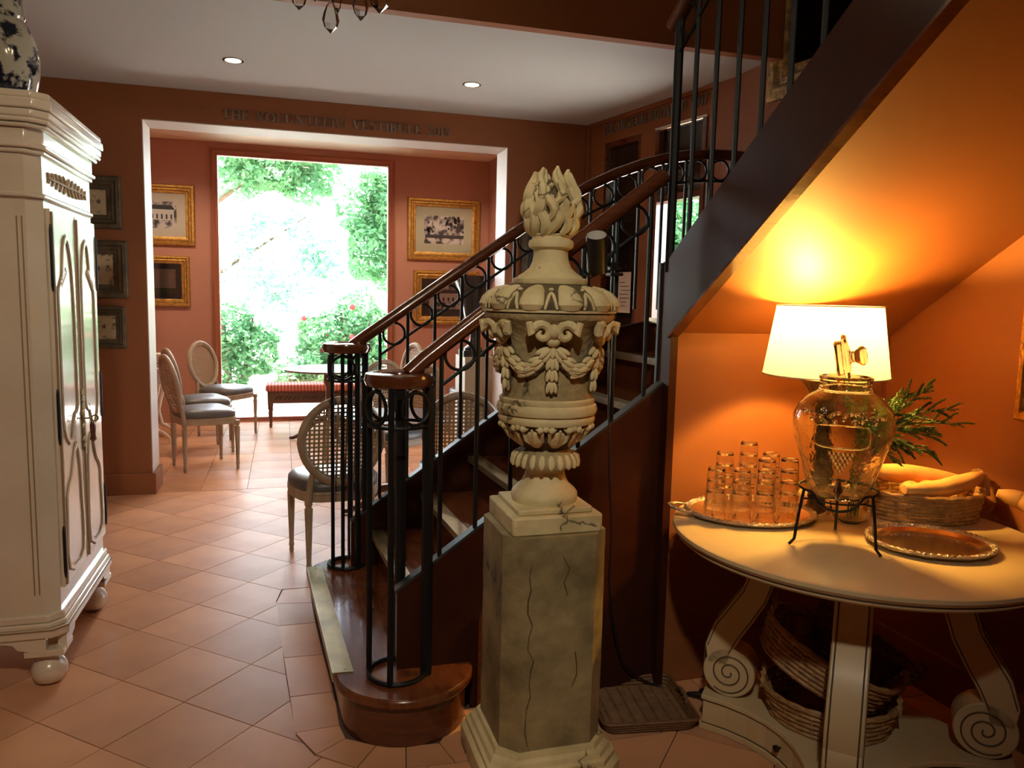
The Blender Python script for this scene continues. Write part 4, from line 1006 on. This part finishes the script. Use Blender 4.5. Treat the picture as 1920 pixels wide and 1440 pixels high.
chairs = [  # x, y, heading (deg), label
    (.262, 4.335, 95, 'cane-back dining chair directly behind the front newel posts, seen from behind'),
    (-.655, 6.92, 22, 'nearest grey-seated chair beside the left jamb of the opening'),
    (-.735, 7.62, 22, 'grey-seated chair half hidden behind the chair at the left jamb'),
    (-.585, 8.42, -32, 'sunlit cane-back chair in front of the left window edge'),
    (1.00, 4.45, 80, 'dining chair whose curved cane top shows above the far stair string'),
    (.80, 5.75, 205, 'dining chair facing the stairs with pale seat between the newels'),
    (.62, 6.55, 120, 'cane-back chair just left of the walnut table column'),
    (1.10, 8.35, 200, 'pale chair top under the lower right gilt picture by window'),
    (1.95, 8.05, 190, 'pale chair top behind the black vase pedestal')]
c0 = None
for x, y, h, lb in chairs:
    if c0 is None: c0 = make_chair(lb); c0.location = (x, y, 0); c0.rotation_euler = (0, 0, radians(h))
    else: copy_tree(c0, (x, y, 0), radians(h), lb)
# bench
bn = empty('bench', (.42, 8.93, 0), 0, 'long carved bench with red striped seat before the garden window', 'bench')
m = MB().box(-.62, .62, -.17, .17, .40, .475); m.build('seat_pad', 'stripe', bn, bevel=.02)
MB().box(-.60, .60, -.155, -.135, .27, .40).box(-.60, .60, .135, .155, .27, .40).box(-.60, -.58, -.14, .14, .27, .40).box(.58, .60, -.14, .14, .27, .40).build('apron', 'table_wood', bn, smooth=False)
g = MB()
for k in range(22): g.tube([(-.52+.048*k, -.158, .31), (-.50+.048*k, -.158, .335+.015*(k % 2)), (-.475+.048*k, -.158, .355)], .006, 5)
g.build('fretwork', 'black', bn)
for x in (-.57, .57):
    for y in (-.13, .13):
        MB().box(x-.03, x+.03, y-.03, y+.03, .25, .41).lathe([(.012, 0), (.018, .03), (.012, .05), (.022, .12), (.028, .17), (.020, .19), (.03, .21), (.03, .25)], 14, (x, y, 0)).build('leg', 'table_wood', bn)
# pedestal tables
def tripod_table(loc, r, h, label, foot=0):
    t = empty('pedestal_table', loc, 0, label, 'table', 'round walnut pedestal tables')
    MB().lathe([(.02, h-.022), (r-.02, h-.02), (r, h-.012), (r-.004, h), (.02, h)], 56).build('table_top', 'table_wood', t)
    MB().box(-r*.45, r*.45, -.10, .10, h-.045, h-.022).build('block', 'table_wood', t, smooth=False)
    MB().lathe([(.045, .16), (.05, .22), (.035, .28), (.032, h-.20), (.04, h-.17), (.055, h-.14), (.055, h-.04)], 24).build('column', 'table_wood', t)
    for k in range(3):
        a = foot+2*pi*k/3; u = Vector((cos(a), sin(a), 0))
        MB().tube([u*.03+zz*.22, u*.14+zz*.19, u*.26+zz*.07, u*.36+zz*.022, u*.40+zz*.018], [.03, .028, .022, .018, .016], 10).build('foot', 'table_wood', t)
    return t
tripod_table((.43, 7.95, 0), .45, .735, 'round walnut pedestal table in front of the striped bench', radians(165))
tripod_table((.72, 5.05, 0), .36, .70, 'small walnut pedestal table hidden behind the newels between chairs', radians(150))
# white console at the left
cs = empty('console_table', (-1.45, 8.20, 0), 0, 'white console with marble top and curled feet behind left jamb', 'table')
MB().box(-.37, .37, -.25, .25, .70, .745).build('marble_top', 'marble', cs, bevel=.01)
MB().box(-.34, .34, -.22, .22, .58, .70).build('apron', 'marble', cs, bevel=.02)
for x in (-.30, .28):
    for y in (-.18, .18):
        MB().tube([(x, y, .60), (x*1.0-.02, y, .45), (x-.05, y, .28), (x-.02, y, .14), (x+.05, y, .10), (x+.10, y, .05), (x+.10, y, .01)], [.035, .025, .02, .02, .018, .016, .012], 10).build('cabriole_leg', 'cream', cs)
bx = empty('green_book', (-1.22, 8.12, .745), 0, 'small green covered book on the white console', 'book')
MB().box(-.09, .09, -.12, .12, 0, .006).box(-.09, .09, -.12, .12, .034, .04).build('cover', mat('green_cloth', (.02, .09, .06), .6), bx, smooth=False); MB().box(-.085, .085, -.115, .115, .006, .034).build('pages', 'paper', bx, smooth=False)
nb = empty('white_box', (-1.22, 8.12, .785), 0, 'white paper box resting on the green book', 'box'); MB().box(-.08, .085, -.10, .10, 0, .075).build('body', 'paper', nb, smooth=False, bevel=.004); MB().box(-.083, .088, -.103, .103, .06, .085).build('lid', 'paper', nb, smooth=False)
# plinth with black vase
pl = empty('display_plinth', (1.65, 6.74, 0), 0, 'plain pale display plinth inside the opening under black vase', 'plinth')
MB().box(-.135, .135, -.17, .22, .05, .955).build('column', 'plinth_grey', pl, smooth=False); MB().box(-.145, .145, -.18, .23, 0, .05).build('plinth_foot', 'plinth_grey', pl, smooth=False)
vz = empty('black_vase', (1.63, 6.76, .955), 0, 'tall flared black urn vase standing on the pale plinth', 'vase')
MB().box(-.11, .11, -.11, .11, 0, .055).build('base_block', 'vase_black', vz, smooth=False)
MB().lathe([(.085, .055), (.085, .075), (.05, .10), (.032, .15), (.030, .20), (.045, .24)], 32).build('foot', 'vase_black', vz)
MB().lathe([(.045, .24), (.085, .26), (.10, .29), (.095, .32), (.08, .33)], 72, fn=lambda r, z, a: r*(1+.05*abs(sin(12*a)))).build('gadrooned_bowl', 'vase_black', vz)
MB().lathe([(.08, .33), (.095, .40), (.12, .50), (.15, .60), (.185, .68), (.205, .705), (.20, .712), (.17, .70)], 40).build('flared_cup', 'vase_black', vz)

# ------------------------------------------------------------------ pictures
def picture(name, c, w, h, fw_, label, rotz=0, fm='gilt', matm='matboard', pm='photo', mw=.08, pw=None, cat='picture', group=None, rim=None):
    t = empty(name, c, rotz, label, cat, group)
    pr = [(0, 0), (0, .022), (fw_*.10, .034), (fw_*.35, .036), (fw_*.5, .022), (fw_*.68, .026), (fw_*.8, .014), (fw_, .012), (fw_, 0)]
    frame_sweep(w, h, pr).build('frame', fm, t, smooth=False)
    frame_sweep(w-2*fw_*.97, h-2*fw_*.97, [(0, 0), (0, .015), (.012, .012), (.012, 0)]).build('slip', rim or 'gilt', t, smooth=False)
    iw, ih = w-2*fw_-.02, h-2*fw_-.02
    MB().box(-iw/2, iw/2, -.006, -.002, -ih/2, ih/2).build('mat_board', matm, t, smooth=False)
    qw, qh = iw-2*mw, ih-2*mw
    p = MB().box(-qw/2, qw/2, -.008, -.006, -qh/2, qh/2).build('print', pm, t, smooth=False)
    MB().box(-iw/2, iw/2, -.0115, -.0105, -ih/2, ih/2).build('glass_pane', 'pane', t, smooth=False)
    return t, p, qw, qh
def house(p, qw, qh, dark):   # a pale house, a dark band of trees and ground
    y = -.0085
    MB().box(-.28*qw, .42*qw, y, y+.0006, -.20*qh, .20*qh).build('printed_house', mat('print_pale', (.60, .55, .52), .6), p, smooth=False)
    m = MB()
    for k in range(5): m.box((-.24+.14*k)*qw, (-.19+.14*k)*qw, y-.0005, y, -.16*qh, .02*qh)
    m.add([(-.34*qw, y-.0004, .20*qh), (.46*qw, y-.0004, .20*qh), (.36*qw, y-.0004, .36*qh), (-.22*qw, y-.0004, .36*qh)], [(0, 1, 2, 3)])
    m.build('printed_shadow', 'ink', p, smooth=False)
S = picture('gilt_picture', (-1.28, WY-.001, 2.29), .71, .655, .085, 'gilt framed photograph of pale house, upper picture beside left chairs', matm='matboard_w', mw=.09); house(S[1], S[2], S[3], 0)
S = picture('gilt_picture', (-1.30, WY-.001, 1.575), .62, .555, .075, 'gilt framed print with dark mat, lower picture beside left chairs', matm='mat_dark', mw=.06, pm=mat('hazy_print', (.34, .27, .22), .6, col2=(.22, .20, .18), nscale=5))
MB().box(-S[2]/2, S[2]/2, -.0088, -.008, -S[3]/2, -S[3]*.28).build('printed_lawn', mat('print_green', (.05, .09, .04), .6), S[1], smooth=False)
S = picture('gilt_picture', (1.855, WY-.001, 2.265), .88, .73, .09, 'large gilt framed photograph with sage mat right of the window', matm='matboard', mw=.10)
m = MB(); rq = random.Random(5); y = -.009
for k in range(60):
    cx_ = rq.choice((-.42, -.36, .40, .30, .1))*S[2]+rq.gauss(0, .03); cz_ = rq.gauss(.2, .16)*S[3] if cx_ > -.1 else rq.gauss(-.05, .12)*S[3]; r_ = rq.uniform(.008, .022)
    m.add([(max(-S[2]/2, min(S[2]/2, cx_+r_*cos(q*1.047))), y, max(-S[3]/2, min(S[3]/2, cz_+r_*sin(q*1.047)))) for q in range(6)], [tuple(range(6))])
m.box(-.48*S[2], .48*S[2], y-.0002, y, -.30*S[3], -.18*S[3]); m.build('printed_trees', 'ink', S[1], smooth=False)
S = picture('gilt_picture', (1.89, WY-.001, 1.458), .80, .65, .09, 'gilt framed dark photograph below the sage-matted one', matm='mat_dark', mw=.09); house(S[1], S[2], S[3], 0)
for k, (x, z, w_, h_, lb) in enumerate(((-1.28, 2.08, .40, .36, 'topmost of three dark carved frames with ink sketch by armoire'), (-1.30, 1.62, .50, .40, 'middle and widest of three dark carved frames by armoire'), (-1.275, 1.215, .40, .295, 'lowest of three dark carved frames with house sketch by armoire'))):
    picture('framed_sketch', (x, HW-.001, z), w_, h_, .085 if k < 2 else .055, lb, fm='bronze_frame', matm='sketch', pm='sketch', mw=.012, group='dark framed sketches beside the armoire', rim='bronze_frame')
for k, (x, z, w_, h_, lb) in enumerate(((2.00, 1.916, .32, .60, 'dark frame with small sketch seen behind the flame finial'), (2.02, 1.36, .30, .42, 'dark framed sketch lower down behind the urn neck'))):
    picture('framed_sketch', (x, HW-.001, z), w_, h_, .05, lb, fm='bronze_frame', matm='mat_dark', pm='sketch', mw=.05, group='dark framed sketches behind the staircase', rim='bronze_frame')
# big portrait frame above the landing, on the museum wall; frame on the right wall
pm_ = MW(1.98+.62, 2.68+.70, .004)
picture('portrait_frame', tuple(pm_), 1.28, 1.42, .17, 'large ornate gilt portrait frame high above the stair landing', rotz=MA, fm='gilt_dark', matm='mat_dark', pm=mat('dark_portrait', (.035, .026, .018), .4, col2=(.015, .012, .010), nscale=3), mw=.02)
picture('gilt_mirror', (XR-.001, 1.70, 1.43), .62, .62, .075, 'ornate gilt frame cut by right picture edge in the recess', rotz=-pi/2, fm='gilt', matm='mat_dark', pm='mat_dark', mw=.03)

# ------------------------------------------------------------------ lettering
def letter(ch):
    m = MB(); TK, TN = .15, .055
    def R_(x0, x1, y0, y1): m.add([(x0, 0, y0), (x1, 0, y0), (x1, 0, y1), (x0, 0, y1)], [(0, 1, 2, 3)])
    def V(x, w=TK, y0=0, y1=1, sb=True, stp=True):
        R_(x-w/2, x+w/2, y0, y1)
        if sb: R_(x-w/2-.07, x+w/2+.07, y0, y0+.04)
        if stp: R_(x-w/2-.07, x+w/2+.07, y1-.04, y1)
    def D(x0, y0, x1, y1, w): m.add([(x0-w/2, 0, y0), (x0+w/2, 0, y0), (x1+w/2, 0, y1), (x1-w/2, 0, y1)], [(0, 1, 2, 3)])
    def A(cx, cy, rx, ry, a0, a1, tk=TK, tn=TN, n=22):
        for i in range(n):
            q = [radians(a0+(a1-a0)*(i+d)/n) for d in (0, 1)]
            o_ = [(cx+rx*cos(a), 0, cy+ry*sin(a)) for a in q]; ii = [(cx+(rx-tk)*cos(a), 0, cy+(ry-tn)*sin(a)) for a in q]
            m.add([o_[0], o_[1], ii[1], ii[0]], [(0, 1, 2, 3)])
    w = .7
    if ch == 'T': V(.36, stp=False); R_(.02, .70, .95, 1); R_(.02, .06, .80, 1); R_(.66, .70, .80, 1); w = .74
    elif ch == 'H': V(.15); V(.65); R_(.15, .65, .48, .54); w = .82
    elif ch == 'E': V(.15); R_(.15, .58, .95, 1); R_(.54, .58, .80, 1); R_(.15, .48, .48, .54); R_(.15, .62, 0, .05); R_(.58, .62, 0, .22); w = .68
    elif ch == 'V': D(.36, 0, .13, 1, .15); D(.38, 0, .63, 1, .06); R_(.0, .26, .96, 1); R_(.52, .74, .96, 1); w = .76
    elif ch == 'O': A(.43, .5, .41, .51, 0, 360); w = .88
    elif ch == 'F': V(.15); R_(.15, .58, .95, 1); R_(.54, .58, .80, 1); R_(.15, .48, .48, .54); w = .64
    elif ch == 'L': V(.15); R_(.15, .60, 0, .05); R_(.56, .60, 0, .24); w = .66
    elif ch == 'U': V(.16, y0=.3, sb=False); V(.66, TN, y0=.3, sb=False); A(.385, .32, .30, .33, 180, 360); w = .82
    elif ch == 'N': V(.14, TN); V(.70, TN, sb=False); D(.68, 0, .13, 1, .16); w = .84
    elif ch == 'R': V(.15); A(.30, .76, .28, .24, -90, 90); D(.66, 0, .36, .52, .15); w = .76
    elif ch == 'S': A(.29, .74, .23, .26, 30, 270, .11); A(.27, .25, .25, .26, -150, 90, .11); w = .58
    elif ch == 'I': V(.18); w = .36
    elif ch == 'B': V(.15); A(.28, .76, .25, .24, -90, 90); A(.28, .27, .30, .27, -90, 90); w = .66
    elif ch == 'M': V(.13, TN); V(.83); D(.46, 0, .15, 1, .14); D(.46, 0, .80, 1, .06); w = 1.0
    elif ch == 'A': D(.12, 0, .38, 1, .06); D(.66, 0, .38, 1, .15); R_(.2, .58, .30, .35); R_(.02, .24, 0, .04); R_(.54, .78, 0, .04); w = .80
    elif ch == 'D': V(.15); A(.28, .5, .46, .5, -90, 90); w = .82
    elif ch == '0': A(.28, .5, .26, .5, 0, 360, .11); w = .58
    elif ch == '1': V(.18, .12, stp=False); D(.10, .86, .20, 1, .06); w = .36
    elif ch == '2': A(.26, .74, .24, .26, -40, 170, .11); D(.08, .03, .44, .62, .08); R_(.03, .52, 0, .09); w = .56
    elif ch == '5': R_(.10, .48, .92, 1); D(.10, .5, .12, 1, .06); A(.24, .30, .25, .31, -150, 110, .11); w = .54
    elif ch == '7': R_(.04, .52, .90, 1); D(.20, 0, .48, .92, .10); w = .56
    else: return None, .36
    n = len(m.v); m.v += [(x, .14, z) for x, y, z in m.v]; base = list(m.f)
    for f in base:
        k = len(f); m.f.append(tuple(i+n for i in f)[::-1])
        for i in range(k): m.f.append((f[i], f[i]+n, f[(i+1) % k]+n, f[(i+1) % k]))
    return m, w
def sign(text, loc, rotz, length, h, label, sp=.05):
    t = empty('sign_lettering', loc, rotz, label, 'sign'); items = [letter(c) for c in text]
    tot = sum(w+sp for _, w in items); k = length/tot; x = 0
    for (m, w), c in zip(items, text):
        if m:
            m.xf(Matrix.Diagonal((k, h, h, 1))); o = m.build('letter', 'letters', t, smooth=False); o.location = (x*k, -.14*h-.001, 0)
        x += w+sp
    return t
sign('THE VOLUNTEERS VESTIBULE 2015', (-.412, HW, 2.712), 0, 1.666, .064, 'raised lettering THE VOLUNTEERS VESTIBULE 2015 above the wide opening')
sign('THE MUSEUM ROOM AD 2007', tuple(MW(.215, 2.773)), MA, 1.215, .074, 'raised lettering THE MUSEUM ROOM AD 2007 above the glazed doors')

x_ = -.034
for c in 'FRUIT':    # embossed word in the jar's cartouche
    m, w = letter(c); p = jar_pt(-(x_+.007), .196, .0005); rd = Vector((p.x, p.y, 0)).normalized(); tg_ = Vector((-rd.y, rd.x, 0))
    M4 = Matrix((tg_, -rd, zz)).transposed().to_4x4(); m.xf(Matrix.Diagonal((.017, .012, .019, 1))).xf(M4); m.build('embossed_letter', 'jar', jr, smooth=False).location = p; x_ += .017*(w+.12)
# ------------------------------------------------------------------ chandelier (only its lowest crystals hang into view)
ch = empty('chandelier', (.13, 2.30, 2.62), 0, 'crystal chandelier whose lowest drops hang in at the top', 'chandelier')
MB().tube([(0, 0, -.15), (0, 0, 2.55)], .008, 8).build('stem', 'gilt', ch)
MB().lathe([(.01, -.20), (.05, -.16), (.03, -.10), (.06, -.02), (.02, .06), (.03, .2), (.01, .3)], 24).build('hub', 'glass', ch)
def drop(L, r): return MB().lathe([(.001, 0), (r*.45, -L*.12), (r*.8, -L*.35), (r, -L*.58), (r*.75, -L*.80), (.001, -L)], 8, cap=False)
for k in range(6):
    a = 2*pi*k/6+.35; u = Vector((cos(a), sin(a), 0))
    MB().tube([u*.03+zz*-.05, u*.12+zz*-.13, u*.22+zz*-.08, u*.25+zz*.02], .008, 8).build('arm', 'glass', ch)
    MB().lathe([(.02, 0), (.045, .012), (.045, .018), (.012, .02)], 20, tuple(u*.25+zz*.02)).build('drip_pan', 'glass', ch)
    MB().lathe([(.011, .04), (.011, .12)], 12, tuple(u*.25)).build('candle', 'white_in', ch)
    MB().ball(u*.25+zz*.145, (.012, .012, .026), 8, 6).build('bulb', emit_mat('candle_glow', (1, .72, .38), 40), ch)
    l = bpy.data.lights.new('candle_light', 'POINT'); l.energy = 2.2; l.color = (1, .80, .50); l.shadow_soft_size = .03
    lo = bpy.data.objects.new('candle_light', l); COL.objects.link(lo); lo.parent = ch; lo.location = u*.25+zz*.17
def at(xp, yp, dist):
    d = fw+RTV*((xp-960)/FPX)+UPV*((720-yp)/FPX); return Vector((0, 0, EYE))+d.normalized()*dist
for xp, yt, yb, dd_, r in ((560, -40, 22, 2.15, .019), (620, 2, 66, 2.28, .022), (676, -24, 42, 2.2, .020), (632, -40, 30, 2.4, .012), (712, -50, 30, 2.3, .030), (590, -60, 6, 2.45, .014)):
    a = at(xp, yt, dd_); b = at(xp, yb, dd_); L = (a-b).length
    o = drop(L, r).build('crystal_drop', 'thin_glass', ch, smooth=False); o.location = a-Vector((.13, 2.30, 2.62))
    MB().tube([a-Vector((.13, 2.30, 2.62)), Vector(((a.x-.13)*.9, (a.y-2.3)*.9, -.10))], .0015, 5).build('hook_wire', 'gilt', ch)
    MB().ball(a-Vector((.13, 2.30, 2.62))+zz*.008, .009, 8, 6).build('crystal_bead', 'thin_glass', ch)

# ------------------------------------------------------------------ clip-on spot lamp with its flex
cl = empty('clip_spotlight', (1.127, 2.56, 1.60), 0, 'black clip-on spotlight clamped to the near stair railing', 'lamp')
A_, B_ = Vector((1.020, 2.475, 1.712)), Vector((1.052, 2.535, 1.595)); o0 = Vector((1.127, 2.56, 1.60))
axd = (A_-B_).normalized(); u = axd.cross(Vector((0, 1, 0))).normalized(); w_ = axd.cross(u)
def shell(c0_, c1_, r, n=28): return MB().tube([c0_-o0, c1_-o0], r, n, cap=False)
shell(B_, A_, .036).build('can', 'black', cl); shell(B_+axd*.01, A_, .034).build('inner_reflector', 'white_in', cl)
MB().tube([B_-o0, B_+axd*.004-o0], .036, 28).build('can_back', 'black', cl)
MB().tube([(A_+B_)/2+Vector((.03, .01, -.02))-o0, Vector((1.10, 2.55, 1.62))-o0, Vector((1.127, 2.585, 1.612))-o0], .008, 8).build('swivel_arm', 'black', cl)
MB().cbox((.0, .03, .012), (.035, .07, .03)).cbox((.015, .03, -.015), (.05, .05, .012)).build('clamp', 'black', cl, smooth=False, bevel=.004)
MB().tube([(-.06, -.03, -.01), (-.10, -.03, -.03), (-.12, -.01, -.02)], .004, 6).build('lever', 'black', cl)
fx = [(1.127, 2.575, 1.58), (1.12, 2.57, 1.40), (1.125, 2.56, 1.12), (1.14, 2.56, .85), (1.155, 2.56, .65), (1.155, 2.56, .45), (1.175, 2.55, .28), (1.22, 2.555, .13), (1.30, 2.565, .05), (1.40, 2.53, .012), (1.455, 2.48, .010)]
pc = empty('power_flex', (1.455, 2.48, 0), 0, 'thin black flex from clip-on spotlight down to floor plug', 'cord')
def smooth_path(P, n=6):
    P = [Vector(p) for p in P]; out = []
    for i in range(len(P)-1):
        a, b, c, d = P[max(i-1, 0)], P[i], P[i+1], P[min(i+2, len(P)-1)]
        for k in range(n):
            t = k/n; out.append(.5*((2*b)+(c-a)*t+(2*a-5*b+4*c-d)*t*t+(3*b-a-3*c+d)*t**3))
    return out+[P[-1]]
MB().tube([p-Vector((1.455, 2.48, 0)) for p in smooth_path(fx)], .0035, 6).build('flex', 'black', pc)
MB().tube([(0, 0, .012), (.035, -.025, .015), (.05, -.035, .018)], [.008, .014, .018], 10).cbox((.062, -.045, .02), (.05, .045, .038)).build('plug', 'black', pc, bevel=.006)

# ------------------------------------------------------------------ garden
struct(MB().box(-14, 18, WY+.15, 30, -.12, -.05).build('floor_garden', 'paving', smooth=False))
struct(MB().box(2.75, 18, 2.0, WY+.15, -.12, -.05).build('floor_terrace', 'paving', smooth=False))
def shrub(name, c, r, n, label, size=.07, flowers=0, trunk=0, seed=0, cat='shrub', sx=0, lm_='leaf'):
    rg = random.Random(seed); t = empty(name, (c[0], c[1], -.05), 0, label, cat, 'garden planting outside'); m = MB(); f = MB()
    for k in range(n):
        while True:
            p = Vector((rg.uniform(-1, 1), rg.uniform(-1, 1), rg.uniform(-1, 1)))
            if .25 < p.length < 1: break
        bl = .72+.28*sin(5*p.x+seed)*cos(4*p.z+2*seed)
        q = Vector((p.x*r[0]*bl, p.y*r[1]*bl, c[2]+p.z*r[2]*bl)); s = size*rg.uniform(.6, 1.3)
        a = Vector((rg.gauss(0, 1), rg.gauss(0, 1), rg.gauss(0, .7))).normalized(); b = a.cross(Vector((rg.gauss(0, 1), rg.gauss(0, 1), rg.gauss(0, 1)))).normalized()
        if q.z < .02: continue
        if k < flowers: f.ball(q, .045, 6, 5)
        else: m.add([q-a*s, q+b*s*.42, q+a*s, q-b*s*.42], [(0, 1, 2, 3)])
    m.build('foliage', lm_, t, smooth=False)
    if flowers: f.build('blossom', 'flower', t)
    tg = MB()
    for k in range(3 if not trunk else 1):
        a = k*2.1; tg.tube([(sx+.1*cos(a), .1*sin(a), 0), (sx*.8+.2*cos(a), .2*sin(a), c[2]*.7), (.3*cos(a), .3*sin(a), c[2]+r[2]*.5)], [.05+trunk, .035+trunk*.8, .012], 8)
    tg.build('stem', 'bark', t); return t
shrub('flowering_shrub', (1.0, 12.2, .72), (1.25, .8, 1.05), 6500, 'dense shrub with red blossoms outside the window right side', .06, 26, 0, 1)
shrub('garden_shrub', (-.75, 12.6, .70), (1.0, .7, .95), 4200, 'low leafy shrub outside the window left side', .06, 0, 0, 2)
shrub('garden_shrub', (.2, 11.5, .30), (.6, .45, .42), 2600, 'small spreading shrub low outside the window centre', .05, 0, 0, 3)
shrub('garden_tree', (1.75, 14.2, 2.75), (1.0, .9, 1.6), 4600, 'leafy garden tree filling upper right of the window', .085, 0, .04, 4, 'tree', 1.2)
shrub('garden_tree', (-.1, 14.9, 3.75), (1.7, .9, .85), 4200, 'leafy branches hanging across the top left of the window', .085, 0, .04, 5, 'tree', -2.2)
shrub('garden_shrub', (2.6, 12.9, 1.2), (.9, .8, 1.4), 4200, 'tall leafy shrub at the right edge of the window', .065, 0, 0, 6)
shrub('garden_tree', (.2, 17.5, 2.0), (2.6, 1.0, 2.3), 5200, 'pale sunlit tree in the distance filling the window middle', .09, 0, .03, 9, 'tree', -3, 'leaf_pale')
shrub('terrace_shrub', (4.15, 8.05, 2.0), (.9, .8, 1.5), 6500, 'bright green shrub seen through the open garden doorway', .06, 0, 0, 7)

# unseen fill spotlight added behind the camera to brighten the near hall
SPL = Vector((-.15, -.5, 3.3)); AIM = Vector((.05, 3.1, .55)); sdir = (AIM-SPL).normalized()
gp_ = empty('fill_spotlight', tuple(SPL), 0, 'black ceiling-hung spotlight aimed into the near hall', 'lamp')
MB().tube([(0, 0, .05), (0, 0, 1.9)], .01, 8).build('drop_rod', 'black', gp_)
MB().tube([-sdir*.12, sdir*.06], .06, 20, cap=False).build('can', 'black', gp_)
MB().tube([sdir*.05, sdir*.052], .058, 20).build('lens', emit_mat('fill_spot_glow', (1, .85, .62), 60), gp_)
l = bpy.data.lights.new('fill_spot_light', 'SPOT'); l.energy = 185; l.color = (1, .85, .64); l.shadow_soft_size = .07; l.spot_size = radians(78); l.spot_blend = .9
lo = bpy.data.objects.new('fill_spot_light', l); COL.objects.link(lo); lo.parent = gp_; lo.location = sdir*.07; lo.rotation_euler = sdir.to_track_quat('-Z', 'Y').to_euler()
